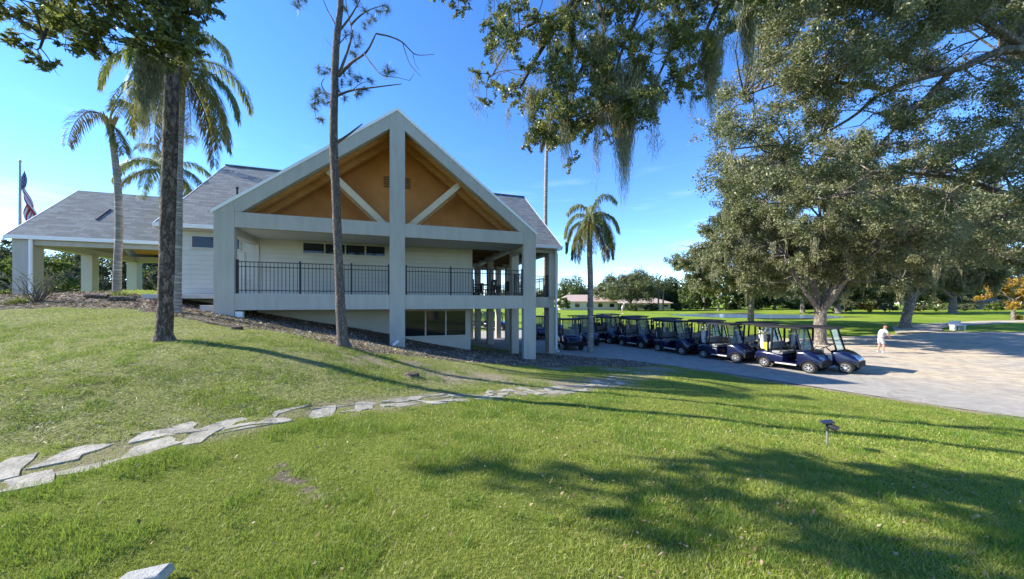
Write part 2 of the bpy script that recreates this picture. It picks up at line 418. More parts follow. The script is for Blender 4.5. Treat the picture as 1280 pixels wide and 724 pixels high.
# ------------------------------------------------------------------ ground sheet
def axis(lo, hi, fine_lo, fine_hi, step, grow=1.13):
    a = list(np.arange(fine_lo, fine_hi+1e-6, step)); s = step
    while a[-1] < hi: s = min(s*grow, 25); a.append(a[-1]+s)
    s = step; b = []; x = fine_lo
    while x > lo: s = min(s*grow, 25); x -= s; b.append(x)
    return np.array(b[::-1]+a)
gx = axis(-600, 600, -13, 13, .13); gy = axis(-300, 900, 1.5, 19, .13)
GX, GY = np.meshgrid(gx, gy, indexing='ij')
mul, onp, dirt, sand, lot, bld = masks(GX, GY)
POND = []
for k in range(40):
    a = 2*math.pi*k/40
    POND.append((41+13.5*math.cos(a)*(1+.12*math.sin(3*a)), 58+11.0*math.sin(a)*(1+.1*math.sin(2*a+1))))
pd, _ = seg_dist(GX, GY, POND+POND[:1]); inp = in_poly(GX, GY, POND)
GZ = hgt(GX, GY)
near = np.hypot(GX, GY) < 26
GZ += np.where(near, (vnoise(GX, GY, .45, 11)-.5)*.035+(vnoise(GX, GY, 1.7, 12)-.5)*.08*(~lot), 0)
le_, _ = seg_dist(GX, GY, LOT_NEAR); GZ -= np.where(lot, np.clip(le_/.8, 0, 1)*.03+.004*np.hypot(GX, GY)*(np.hypot(GX, GY) > 22), 0)
GZ -= np.where(inp, np.minimum(pd, 1.5)*.5, 0)
ni, nj = GX.shape
V = np.stack([GX, GY, GZ], -1).reshape(-1, 3)
I = np.arange(ni*nj).reshape(ni, nj)
Q = np.stack([I[:-1, :-1], I[1:, :-1], I[1:, 1:], I[:-1, 1:]], -1).reshape(-1, 4)
me = bpy.data.meshes.new('ground'); me.vertices.add(len(V)); me.vertices.foreach_set('co', V.astype(np.float32).ravel())
me.loops.add(Q.size); me.loops.foreach_set('vertex_index', Q.astype(np.int32).ravel())
me.polygons.add(len(Q)); me.polygons.foreach_set('loop_start', np.arange(0, Q.size, 4, dtype=np.int32)); me.polygons.foreach_set('loop_total', np.full(len(Q), 4, np.int32))
me.polygons.foreach_set('use_smooth', np.ones(len(Q), bool)); me.update(calc_edges=True)
ca = me.color_attributes.new('soil', 'FLOAT_COLOR', 'POINT')
colr = np.zeros((len(V), 4), np.float32); colr[:, 0] = mul.ravel(); colr[:, 1] = np.maximum(sand, dirt*.9).ravel(); colr[:, 2] = inp.ravel(); colr[:, 3] = thatch(GX, GY).ravel()
ca.data.foreach_set('color', colr.ravel())

m, nt, out = new_mat('lawn soil'); p = nt.nodes.new('ShaderNodeBsdfPrincipled'); p.inputs['Roughness'].default_value = .95; p.inputs['Specular IOR Level'].default_value = .1
tc = nt.nodes.new('ShaderNodeTexCoord'); at_ = nt.nodes.new('ShaderNodeAttribute'); at_.attribute_name = 'soil'
sp = nt.nodes.new('ShaderNodeSeparateColor'); nt.links.new(at_.outputs['Color'], sp.inputs[0])
n1 = noise(nt, .35, 4, .6, tc.outputs['Object']); n2 = noise(nt, 3.0, 6, .65, tc.outputs['Object']); n3 = noise(nt, 28, 5, .7, tc.outputs['Object']); n4 = noise(nt, 90, 3, .7, tc.outputs['Object'])
g1 = ramp(nt, [(.3, (.14, .22, .018)), (.5, (.20, .29, .025)), (.7, (.30, .34, .05))]); nt.links.new(n1.outputs[0], g1.inputs[0])
g2 = ramp(nt, [(.28, (.45, .5, .4)), (.52, (1, 1, 1)), (.75, (1.35, 1.25, 1.3))]); nt.links.new(n3.outputs[0], g2.inputs[0])
grass_c = mixc(nt, .8, g1.outputs[0], g2.outputs[0], 'MULTIPLY')
g4 = ramp(nt, [(.35, (.6, .6, .6)), (.65, (1.3, 1.3, 1.3))]); nt.links.new(n4.outputs[0], g4.inputs[0])
grass_c = mixc(nt, .7, grass_c, g4.outputs[0], 'MULTIPLY')
dry = ramp(nt, [(.55, (0, 0, 0)), (.72, (.6, .6, .6))]); nt.links.new(n2.outputs[0], dry.inputs[0])
grass_c = mixc(nt, dry.outputs[0], grass_c, (.24, .22, .10))
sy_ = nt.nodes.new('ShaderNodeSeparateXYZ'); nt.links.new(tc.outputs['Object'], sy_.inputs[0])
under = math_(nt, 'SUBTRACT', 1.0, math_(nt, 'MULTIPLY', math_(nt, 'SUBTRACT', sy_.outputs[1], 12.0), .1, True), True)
under_dark = ramp(nt, [(.3, (.05, .06, .015)), (.5, (.12, .15, .025)), (.7, (.24, .25, .08))]); nt.links.new(n3.outputs[0], under_dark.inputs[0])
grass_c = mixc(nt, math_(nt, 'MULTIPLY', under, .75), grass_c, under_dark.outputs[0])  # ground under the near blades painted darker, as shade in the gaps
mu = ramp(nt, [(.25, (.04, .03, .022)), (.46, (.13, .10, .08)), (.6, (.25, .205, .17)), (.8, (.40, .35, .29))]); nt.links.new(n3.outputs[0], mu.inputs[0])
sa = ramp(nt, [(.25, (.14, .11, .07)), (.5, (.30, .25, .18)), (.75, (.42, .37, .28))]); nt.links.new(n3.outputs[0], sa.inputs[0])
fs = math_(nt, 'MULTIPLY', sp.outputs[1], math_(nt, 'ADD', .55, n2.outputs[0]), True)
thc = ramp(nt, [(.3, (.11, .13, .04)), (.5, (.25, .26, .09)), (.72, (.42, .41, .22))]); nt.links.new(n3.outputs[0], thc.inputs[0])
grass_c = mixc(nt, math_(nt, 'MULTIPLY', at_.outputs['Alpha'], .8), grass_c, thc.outputs[0])
c1 = mixc(nt, fs, grass_c, sa.outputs[0]); c2 = mixc(nt, sp.outputs[0], c1, mu.outputs[0])
c3 = mixc(nt, sp.outputs[2], c2, (.06, .05, .03)); nt.links.new(c3, p.inputs['Base Color'])
b = nt.nodes.new('ShaderNodeBump'); b.inputs['Strength'].default_value = .8; b.inputs['Distance'].default_value = .05
nt.links.new(math_(nt, 'ADD', n3.outputs[0], math_(nt, 'MULTIPLY', n4.outputs[0], .5)), b.inputs['Height']); nt.links.new(b.outputs[0], p.inputs['Normal'])
nt.links.new(p.outputs[0], out.inputs[0]); me.materials.append(m)
go = bpy.data.objects.new('ground', me); COL.objects.link(go); tag(go, kind='structure')

# ------------------------------------------------------------------ pond water
m, nt, out = new_mat('pond'); p = nt.nodes.new('ShaderNodeBsdfPrincipled'); p.inputs['Base Color'].default_value = (.13, .21, .28, 1); p.inputs['Roughness'].default_value = .18  # blue base colour stands in for the sky reflected in the water
tc = nt.nodes.new('ShaderNodeTexCoord'); nz = noise(nt, 2.5, 4, .6, tc.outputs['Object']); b = nt.nodes.new('ShaderNodeBump'); b.inputs['Strength'].default_value = .12; b.inputs['Distance'].default_value = .05
nt.links.new(nz.outputs[0], b.inputs['Height']); nt.links.new(b.outputs[0], p.inputs['Normal']); nt.links.new(p.outputs[0], out.inputs[0])
mb = MB(); pz = min(gz(x, y) for x, y in POND)-.03
mb.add([(x, y, pz) for x, y in POND]+[(41, 58, pz)], [(i, (i+1) % 40, 40) for i in range(40)])
tag(mb.build('water', m, fix=False), kind='structure')

# ------------------------------------------------------------------ parking lot and cart track
def sheet(name, near_l, far_l, n, mat, lift):
    def res(line, k):
        L = np.array(line); d = np.r_[0, np.cumsum(np.hypot(*np.diff(L, axis=0).T))]; s = np.linspace(0, d[-1], k)
        return np.c_[np.interp(s, d, L[:, 0]), np.interp(s, d, L[:, 1])]
    a = near_l if isinstance(near_l, np.ndarray) else res(near_l, n); c = far_l if isinstance(far_l, np.ndarray) else res(far_l, n)
    k = 40; g = a[:, None, :]*(1-np.linspace(0, 1, k))[None, :, None]+c[:, None, :]*np.linspace(0, 1, k)[None, :, None]
    z = hgt(g[..., 0], g[..., 1])+lift
    mb = MB(); V = np.concatenate([g, z[..., None]], -1).reshape(-1, 3); I = np.arange(n*k).reshape(n, k)
    mb.add(V.tolist(), np.stack([I[:-1, :-1], I[1:, :-1], I[1:, 1:], I[:-1, 1:]], -1).reshape(-1, 4).tolist())
    return mb.build(name, mat, smooth=True)
m, nt, out = new_mat('worn pavement'); p = nt.nodes.new('ShaderNodeBsdfPrincipled'); p.inputs['Roughness'].default_value = .9; p.inputs['Specular IOR Level'].default_value = .2
tc = nt.nodes.new('ShaderNodeTexCoord'); n1 = noise(nt, .22, 6, .65, tc.outputs['Object']); n2 = noise(nt, 2.2, 6, .7, tc.outputs['Object']); n3 = noise(nt, 60, 4, .7, tc.outputs['Object'])
sx = nt.nodes.new('ShaderNodeSeparateXYZ'); nt.links.new(tc.outputs['Object'], sx.inputs[0])
base = ramp(nt, [(.3, (.25, .235, .21)), (.55, (.34, .32, .285)), (.75, (.44, .415, .36))]); nt.links.new(n2.outputs[0], base.inputs[0])
# sand has blown over the right hand side of the lot
far = math_(nt, 'MULTIPLY', math_(nt, 'SUBTRACT', math_(nt, 'ADD', sx.outputs[0], math_(nt, 'MULTIPLY', sx.outputs[1], .35)), 18.5), .25, True)
sr = ramp(nt, [(.36, (0, 0, 0)), (.56, (1, 1, 1))]); nt.links.new(math_(nt, 'ADD', math_(nt, 'MULTIPLY', n1.outputs[0], .7), math_(nt, 'MULTIPLY', n2.outputs[0], .3)), sr.inputs[0])
sandc = ramp(nt, [(.3, (.34, .27, .185)), (.6, (.55, .46, .33))]); nt.links.new(n2.outputs[0], sandc.inputs[0])
c = mixc(nt, math_(nt, 'MULTIPLY', far, sr.outputs[0]), base.outputs[0], sandc.outputs[0])
g3 = ramp(nt, [(.3, (.8, .8, .8)), (.7, (1.15, 1.15, 1.15))]); nt.links.new(n3.outputs[0], g3.inputs[0]); c = mixc(nt, 1.0, c, g3.outputs[0], 'MULTIPLY')
v = nt.nodes.new('ShaderNodeTexVoronoi'); v.feature = 'DISTANCE_TO_EDGE'; v.inputs['Scale'].default_value = .28
wv = nt.nodes.new('ShaderNodeVectorMath'); wv.operation = 'MULTIPLY_ADD'; nt.links.new(n2.outputs['Color'], wv.inputs[0]); wv.inputs[1].default_value = (1.2, 1.2, 0); nt.links.new(tc.outputs['Object'], wv.inputs[2]); nt.links.new(wv.outputs[0], v.inputs['Vector'])
cr = ramp(nt, [(0, (.35, .35, .35)), (.006, (1, 1, 1))]); nt.links.new(v.outputs['Distance'], cr.inputs[0]); c = mixc(nt, .6, c, cr.outputs[0], 'MULTIPLY')
nt.links.new(c, p.inputs['Base Color']); b = nt.nodes.new('ShaderNodeBump'); b.inputs['Strength'].default_value = .4; b.inputs['Distance'].default_value = .02
nt.links.new(n3.outputs[0], b.inputs['Height']); nt.links.new(b.outputs[0], p.inputs['Normal']); nt.links.new(p.outputs[0], out.inputs[0])
M_LOT = m
tag(sheet('parking_lot', LOT_NEAR, LOT_FAR, 120, M_LOT, .012), kind='structure')
tag(sheet('cart_path', [(33.6, 29.9), (38, 34.2), (46, 38), (58, 42.5), (80, 47)], [(38.6, 30.6), (42, 33.4), (49, 36.4), (60, 40.4), (82, 44)], 60, M_LOT, .03), kind='structure')

# ------------------------------------------------------------------ flagstone path (one paving, its stones irregular)
M_STONE = plain('weathered flagstone', (.31, .29, .235), .9, var=.45, scale=5, bump=.8, bscale=30)
pl = np.array(PATH); seg = np.hypot(*np.diff(pl, axis=0).T); cum = np.r_[0, np.cumsum(seg)]
def path_pt(s, off):
    i = min(max(np.searchsorted(cum, s)-1, 0), len(seg)-1); d = (pl[i+1]-pl[i])/seg[i]
    q = pl[i]+d*(s-cum[i]); return q+np.array([-d[1], d[0]])*off
def gzn(x, y): return gz(x, y)+(float(vnoise(np.array([x]), np.array([y]), .45, 11)[0])-.5)*.035+(float(vnoise(np.array([x]), np.array([y]), 1.7, 12)[0])-.5)*.08
mb = MB(); s = 0.1; STONES = []
while s < cum[-1]-.3:
    L = rnd.uniform(.26, .5) if s < cum[-1]*.62 else rnd.uniform(.28, .5); wd = np.interp(s+L/2, cum, PATHW)
    n = rnd.choice((3, 3, 4)) if wd > .5 else rnd.choice((2, 3)) if wd > .3 else (2 if rnd.random() < .6 else 1)
    cuts = [-1+rnd.uniform(-.08, .2)]+[-1+2*(k_+1)/n+rnd.uniform(-.22, .22) for k_ in range(n-1)]+[1+rnd.uniform(-.2, .08)]
    for k in range(n):
        if rnd.random() < (.03 if s < cum[-1]*.68 else .8): continue
        a, c = cuts[k]*wd, cuts[k+1]*wd; j = lambda q: rnd.uniform(-q, q)
        sk = rnd.uniform(-.16, .16); o = j(.13)
        a += j(.03); c += j(.03); cs = [(s+.05+o+j(.08)+sk, a+.035+j(.05)), (s+L-.05+o+j(.10)+sk, a+.035+j(.08)), (s+L-.04+o+j(.11)-sk, c-.035+j(.09)), (s+.05+o+j(.09)-sk, c-.035+j(.06))]
        pts = []
        for q in range(4):
            p0, p1 = cs[q], cs[(q+1) % 4]
            for t in (0, .33, .66):
                pts.append((p0[0]*(1-t)+p1[0]*t+j(.045), p0[1]*(1-t)+p1[1]*t+j(.022)))
        pts = [path_pt(min(max(u, 0), cum[-1]-.01), v_) for u, v_ in pts]
        cx_ = sum(q[0] for q in pts)/len(pts); cy_ = sum(q[1] for q in pts)/len(pts)
        z0 = gzn(cx_, cy_); e = .3; dzx = (gzn(cx_+e, cy_)-gzn(cx_-e, cy_))/(2*e)+j(.02); dzy = (gzn(cx_, cy_+e)-gzn(cx_, cy_-e))/(2*e)+j(.02)
        zt = lambda q, h: z0+(q[0]-cx_)*dzx+(q[1]-cy_)*dzy+h
        hh = rnd.uniform(.006, .014); m_ = len(pts)
        sh = [((q[0]-cx_)*.97+cx_, (q[1]-cy_)*.97+cy_) for q in pts]
        vs = [(*q, zt(q, -.06)) for q in pts]+[(*q, zt(q, hh-.014)) for q in pts]+[(*q, zt(q, hh)) for q in sh]
        fs = [tuple(range(2*m_, 3*m_))]+[(i, (i+1) % m_, m_+(i+1) % m_, m_+i) for i in range(m_)]+[(m_+i, m_+(i+1) % m_, 2*m_+(i+1) % m_, 2*m_+i) for i in range(m_)]
        mb.add(vs, fs); STONES.append(pts)
    s += L
tag(mb.build('path', M_STONE), kind='structure')
def on_stone(X, Y):
    r = np.zeros(X.shape, bool)
    for q in STONES:
        a = np.array(q); k = (X > a[:, 0].min()) & (X < a[:, 0].max()) & (Y > a[:, 1].min()) & (Y < a[:, 1].max())
        if k.any(): r[k] |= in_poly(X[k], Y[k], q)
    return r

# ------------------------------------------------------------------ grass blades, mulch chips, fallen leaves: uncountable
def scatter(n, y0, y1, umax, pw):
    """points in the wedge seen, with density falling with distance"""
    u = rng.random(n); Y = (y0**pw+u*(y1**pw-y0**pw))**(1/pw)
    X = rng.uniform(-umax, umax, n)*Y
    return X, Y
def ground_z(X, Y):
    z = hgt(X, Y); nr = np.hypot(X, Y) < 26
    return z+np.where(nr, (vnoise(X, Y, .45, 11)-.5)*.035+(vnoise(X, Y, 1.7, 12)-.5)*.08, 0)
def blades(name, n, y0, y1, pw, h, wd, mat, lean=.75):
    X, Y = scatter(n, y0, y1, 1.62, pw)
    mul, onp, dirt, sand, lot, bld = masks(X, Y)
    keep = ~lot & ~bld & ~(mul & (rng.random(n) < .93)) & ~((sand > .25) & (rng.random(n) < sand*.95)) & ~(on_stone(X, Y) & (rng.random(n) < .9)) & ~(onp & (rng.random(n) < .45))
    thin = vnoise(X, Y, .8, 21)*.6+vnoise(X, Y, .25, 22)*.4
    keep &= rng.random(n) < np.clip(thin*2.3-.25, .12, 1)*(1-.55*thatch(X, Y))
    X, Y = X[keep], Y[keep]; n = len(X); z = ground_z(X, Y)
    lush = vnoise(X, Y, 1.4, 23); H = h*rng.uniform(.45, 1.15, n)*(.55+.8*lush); Wd = wd*rng.uniform(.7, 1.3, n)
    a = rng.uniform(0, 2*np.pi, n); l = rng.normal(0, lean, (n, 2)); dx, dy = np.cos(a), np.sin(a)
    B = np.stack([X, Y, z-.008], -1); side = np.stack([dx*Wd/2, dy*Wd/2, np.zeros(n)], -1)
    tip = B+np.stack([l[:, 0]*H, l[:, 1]*H, H*rng.uniform(.6, 1, n)], -1)
    return np_mesh(name, np.stack([B-side, B+side, tip], 1), 3, mat)
M_BLADE = leaf_mat('grass blade', [(0, (.07, .15, .010)), (.25, (.22, .315, .016)), (.6, (.36, .45, .035)), (.86, (.50, .52, .12)), (1, (.60, .56, .30))], trans=.42, gloss=.035, patch=(.9, (.36, .38, .09), .5))
def gen_thatch(n):
    X, Y = scatter(n*5, 3.5, 13, 1.6, 1.2); k = rng.random(len(X)) < thatch(X, Y)*1.2; k &= ~on_stone(X, Y); return X[k][:n], Y[k][:n]
GR = [blades('grass', 640000, 1.7, 5.2, 1.6, .047, .0048, M_BLADE, .5), blades('grass', 420000, 5.0, 12, 1.3, .045, .009, M_BLADE, .55), blades('grass', 110000, 11.5, 26, 1.2, .05, .03, M_BLADE)]
def tufts(n, h, wd):
    X, Y = scatter(n, 1.8, 9, 1.6, 1.5); mu, onp, di, sa, lo, bl = masks(X, Y)
    c_ = vnoise(X, Y, .16, 61)*.5+vnoise(X, Y, .55, 62)*.5; k = (c_ > .60) & ~lo & ~mu & ~on_stone(X, Y) & ~onp; X, Y = X[k], Y[k]; n = len(X); z = ground_z(X, Y)
    H = h*rng.uniform(.5, 1.2, n); a = rng.uniform(0, 6.283, n); l = rng.normal(0, .45, (n, 2)); B_ = np.stack([X, Y, z-.008], -1)
    sd_ = np.stack([np.cos(a), np.sin(a), 0*a], -1)*(wd*rng.uniform(.6, 1.3, n)/2)[:, None]; tip = B_+np.stack([l[:, 0]*H, l[:, 1]*H, H], -1)
    return np_mesh('grass_tufts', np.stack([B_-sd_, B_+sd_, tip], 1), 3, M_TUFT)
M_TUFT = leaf_mat('lush tuft', [(0, (.05, .12, .010)), (.5, (.12, .24, .016)), (1, (.26, .38, .04))], trans=.42, gloss=.035)
tag(tufts(260000, .085, .006), 'taller lush green tufts scattered over the lawn', 'grass', kind='stuff')
for g in GR: tag(g, 'short sunlit green lawn grass of the foreground slope', 'grass', kind='stuff')
def bits(name, n, gen, size, mat, lift=.01, flat=.5, thin=1.0):
    X, Y = gen(n); n = len(X); z = ground_z(X, Y)+lift
    L = size*rng.uniform(.5, 1.4, n); a = rng.uniform(0, 2*np.pi, n); W_ = L*rng.uniform(.3, .7, n)*thin
    d = np.stack([np.cos(a), np.sin(a), rng.normal(0, flat, n)], -1); e = np.stack([-np.sin(a), np.cos(a), rng.normal(0, flat, n)], -1)
    c = np.stack([X, Y, z], -1); d = d*L[:, None]/2; e = e*W_[:, None]/2
    return np_mesh(name, np.stack([c-d, c+e*.9+d*.1, c+d, c-e+d*.05], 1), 4, mat)
def gen_mulch(n):
    X, Y = scatter(n*7, 6, 24, 1.7, 1.3); mu, onp, di, sa, lo, bl = masks(X, Y); k = mu & ~lo; return X[k][:n], Y[k][:n]
def gen_lawn(n):
    X, Y = scatter(n*6, 1.8, 14, 1.6, 1.25); q_ = rng.random(len(X)) < np.where((X > .3) & (Y < 5), .95, .16)*(.35+.9*vnoise(X, Y, .7, 71)); X, Y = X[q_], Y[q_]; mu, onp, di, sa, lo, bl = masks(X, Y); k = ~lo & ~bl; return X[k][:n], Y[k][:n]
M_CHIP = leaf_mat('bark chips', [(0, (.075, .05, .035)), (.4, (.21, .15, .105)), (.75, (.36, .28, .21)), (1, (.55, .48, .39))], trans=.05, gloss=.02)
tag(bits('mulch', 26000, gen_mulch, .085, M_CHIP, .012, .4), 'grey brown wood chip mulch along the building', 'mulch', kind='stuff')
M_LITTER = leaf_mat('dead leaves', [(0, (.07, .04, .02)), (.4, (.17, .105, .055)), (.8, (.29, .20, .11)), (1, (.42, .34, .22))], trans=.15, gloss=.03)
M_STRAW = leaf_mat('straw', [(0, (.18, .16, .07)), (.5, (.36, .34, .17)), (1, (.55, .52, .34))], trans=.2, gloss=.02)
for_straw = bits('straw', 60000, gen_thatch, .07, M_STRAW, .028, .3, .16); tag(for_straw, 'dry straw and thatch littering the slope uphill of the path', 'straw', kind='stuff')
tag(bits('leaf_litter', 3600, gen_lawn, .03, M_LITTER, .035, .5), 'dry brown leaves fallen on the lawn', 'leaf litter', kind='stuff')
# ------------------------------------------------------------------ clubhouse
M_PAINT = plain('grey green stucco', (.425, .405, .345), .75, var=.10, scale=1.6, bump=.25, bscale=90, stretch=(2.5, 2.5, .45))
M_WALL = siding_mat('cream siding', (.50, .49, .435), .2)
M_CREAM = plain('cream paint', (.50, .49, .43), .7, var=.04, scale=1.5, bump=.15, bscale=80)
M_WHITE = plain('white trim', (.80, .80, .78), .5, var=.04)
M_OCHRE = plain('ochre stucco', (.74, .33, .11), .85, var=.10, scale=1.2, bump=.3, bscale=50)
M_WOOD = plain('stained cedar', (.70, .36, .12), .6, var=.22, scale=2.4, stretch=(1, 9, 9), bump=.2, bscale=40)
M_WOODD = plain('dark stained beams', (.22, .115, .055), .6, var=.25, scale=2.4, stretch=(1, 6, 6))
M_BRACE = plain('tan painted timber', (.66, .53, .36), .65, var=.06, scale=3)
M_IRON = plain('black railing metal', (.014, .015, .017), .45, var=.1)
M_GLASS = glass_mat('dark window glass', (.012, .016, .022), .05)
M_CONC = plain('concrete', (.42, .41, .39), .85, var=.16, scale=2.5, bump=.3, bscale=40)
M_SHA = shingle_mat('grey shingles', [(.115, .133, .14), (.25, .28, .285), (.05, .055, .058), (.235, .245, .235)], 'xy')
M_SHB = shingle_mat('grey shingles gable', [(.115, .133, .14), (.25, .28, .285), (.05, .055, .058), (.235, .245, .235)], 'yx')
M_SOIL = plain('shaded soil', (.06, .045, .035), .95, var=.4, scale=6)

B = empty('clubhouse', (BP0.x, BP0.y, 0), math.atan2(BD.y, BD.x))
tag(B, 'two storey grey clubhouse with tall timber gable, open terrace and shingle roof', 'clubhouse')
bx = lambda name, a, b_, mat, parent=None, bev=.012: MB().box(a, b_).build(name, mat, parent or B, bevel=bev)
W, HW, K = 12.47, 6.235, .76
zo = lambda t: 6.31+K*(t if t < HW else W-t)          # outer rake line
zi = lambda t: 5.70+K*(t if t < HW else W-t)          # inner rake line
T = .27
def g0(t, D): return gz(*bw(t, D))-.35
def pr(name, poly, mat=M_PAINT, a=0.0, b_=T, bev=.012): return MB().prism(poly, 'y', a, b_).build(name, mat, B, bevel=bev)
mir = lambda poly: [(W-t, z) for t, z in poly][::-1]
tc0 = .62; c0, c1 = HW-.305, HW+.305
tz = (6.33-5.70)/K                                       # where the inner rake meets the top of the beam
pr('column', [(0, g0(.3, .1)), (tc0, g0(.3, .1)), (tc0, zo(tc0)), (0, zo(0))])
pr('column', [(W-tc0, g0(W-.3, .1)), (W, g0(W-.3, .1)), (W, zo(0)), (W-tc0, zo(tc0))])
pr('column', [(c0, g0(HW, .1)), (c1, g0(HW, .1)), (c1, zo(c0)), (HW, zo(HW)), (c0, zo(c0))])
rk = [(tc0, 6.33), (tz, 6.33), (c0, zi(c0)), (c0, zo(c0)), (tc0, zo(tc0))]
pr('rake_beam', rk); pr('rake_beam', mir(rk))
for a, b_ in ((tc0, c0), (c1, W-tc0)):
    bx('cross_beam', (a, 0.004, 5.76), (b_, T, 6.327), M_PAINT)
    bx('slab_edge', (a, 0.004, 2.74), (b_, T, 3.35), M_PAINT)
bx('porch_floor', (.02, T, 2.80), (W-.02, 2.8, 3.345), M_CONC)
bx('porch_ceiling', (.02, T, 5.84), (W-.02, 2.8, 5.93), M_CREAM)
for t in (.16, 5.98, W-.42): bx('porch_beam', (t, T, 5.56), (t+.3, 2.79, 5.838), M_CREAM)
# walls of the main block
MB().prism([(.43, 3.35), (9.9, 3.35), (9.9, 5.93), (.43, 5.93)], 'y', 2.8, 2.95).build('porch_wall', M_WALL, B)
MB().prism([(-2.7, 2.9), (.43, 2.9), (.43, 6.3), (-2.7, 6.3)], 'y', 2.86, 3.01).build('entrance_wall', M_WALL, B)
bx('corner_trim', (.40, 2.74, 3.35), (.50, 2.80, 5.93), M_CREAM); bx('corner_trim', (9.86, 2.77, 3.35), (10.0, 2.95, 5.93), M_CREAM)
bx('wall_trim', (6.05, 2.775, 3.35), (6.13, 2.80, 5.84), M_CREAM); bx('wall_trim', (8.1, 2.78, 3.35), (8.14, 2.80, 5.84), M_CREAM); bx('wall_trim', (9.2, 2.775, 3.35), (9.27, 2.80, 5.84), M_CREAM)
bx('frieze_board', (.52, 2.772, 5.795), (9.84, 2.80, 5.838), M_CREAM)
MB().prism([(.43, g0(.43, 2.8)), (9.9, g0(9.9, 2.8)), (9.9, 2.735), (.43, 2.735)], 'y', 2.8, 2.95).build('basement_wall', M_CREAM, B)
gab = [(.02, 5.93), (W-.02, 5.93), (W-.02, zi(0)+.4), (HW, zi(HW)+.5), (.02, zi(0)+.4)]
pr('gable_wall', gab, M_OCHRE, 2.62, 2.8)
MB().prism([(2.86, 2.8), (14.3, 2.8), (14.3, 6.3), (8.6, 10.55), (2.86, 6.3)], 'x', -2.7, -2.55).build('end_wall', M_WALL, B)
MB().prism([(2.95, 0), (14.3, 0), (14.3, 6.2), (2.95, 6.2)], 'x', 9.75, 9.9).build('terrace_wall', M_CREAM, B)
bx('rear_wall', (-2.55, 14.15, 0), (9.75, 14.3, 6.3), M_WALL)
bx('floor_slab', (-2.55, 3.02, 2.76), (9.74, 14.1, 3.345), M_CONC); bx('terrace_floor', (9.91, 3.05, 2.78), (14.9, 14.2, 3.345), M_CONC)
# roof over the gabled porch
def slab(name, poly2d, axis, a, b_, mat): return MB().prism(poly2d, axis, a, b_).build(name, mat, B)
th = .07
for sgn in (0, 1):
    ps = [(-.06, zo(-.06)+.004), (HW, zo(HW)+.004), (HW, zo(HW)+th), (-.06, zo(-.06)+th)]
    if sgn: ps = [(W-t, z) for t, z in ps]
    slab('porch_roof', ps, 'y', .0, 8.55, M_SHB)
    ds = [(-.07, zo(-.07)-.045), (HW, zo(HW)-.045), (HW, zo(HW)+th+.012), (-.07, zo(-.07)+th+.012)]
    if sgn: ds = [(W-t, z) for t, z in ds]
    slab('drip_edge', ds, 'y', -.03, -.003, M_WHITE)
    so_ = [(.66, zi(.66)+.38), (HW-.01, zi(HW)+.38), (HW-.01, zi(HW)+.44), (.66, zi(.66)+.44)]
    if sgn: so_ = [(W-t, z) for t, z in so_]
    slab('wood_ceiling', so_, 'y', T+.005, 2.61, M_WOOD)
    for D0, D1, dep, mt in ((.62, .86, .34, M_WOOD), (1.75, 1.95, .30, M_WOOD)):
        rf = [(.66, zi(.66)+.375), (HW-.012, zi(HW)+.375), (HW-.012, zi(HW)+.375-dep), (.66, zi(.66)+.375-dep)]
        if sgn: rf = [(W-t, z) for t, z in rf]
        slab('rafter', rf, 'y', D0, D1, mt)
        a = Vector((HW-.10, D0+.12, 5.98)); c_ = Vector((3.55, D0+.12, zi(3.55)+.02))
        d_ = (c_-a).normalized(); n_ = Vector((-d_.z, 0, d_.x))
        if sgn: a.x = W-a.x; c_.x = W-c_.x
        MB().bar(a, c_, .22, .26).build('brace', M_BRACE if D0 < 1 else M_WOOD, B, bevel=.01)
bx('king_post', (HW-.12, .62, 5.95), (HW+.12, .86, zi(HW)+.0), M_WOOD)
lv = MB()
for k in range(5): lv.box((HW-.62, 2.575, 8.62+k*.11), (HW+.62, 2.617, 8.68+k*.11))
lv.build('gable_vent', M_WOODD, B)
# main roof
zr = lambda D: 6.45+.755*(D-2.8) if D < 8.6 else 6.45+.755*(14.4-D)
TL, TR = -2.95, 15.1
for D0, D1 in ((2.5, 8.6), (14.7, 8.6)):
    ps = [(D0, zr(D0)), (D1, zr(8.6)), (D1, zr(8.6)-.14), (D0, zr(D0)-.14)]
    MB().prism(ps, 'x', TL, TR).build('main_roof', M_SHA, B)
bx('ridge_cap', (TL-.01, 8.47, zr(8.6)-.04), (TR+.01, 8.73, zr(8.6)+.03), M_SHA)
for a, b_ in ((TL, -.08), (W+.08, TR)):
    bx('gutter', (a, 2.36, 6.06), (b_, 2.49, 6.22), M_WHITE)
    bx('soffit', (a, 2.5, 6.02), (b_, 2.85, 6.05), M_CREAM)
for t in (TL-.035, TR+.005):
    for D0, D1 in ((2.5, 8.6), (14.7, 8.6)):
        MB().prism([(D0, zr(D0)+.015), (D1, zr(8.6)+.015), (D1, zr(8.6)-.22), (D0, zr(D0)-.22)], 'x', t, t+.03).build('rake_trim', M_WHITE, B)
for t, D in ((-1.2, 5.2), (-.3, 6.3)): MB().lathe([(.05, -.1), (.05, .35), (.07, .36), (.07, .42)], 10, Matrix.Translation((t, D, zr(D)))).build('vent_pipe', M_IRON, B)
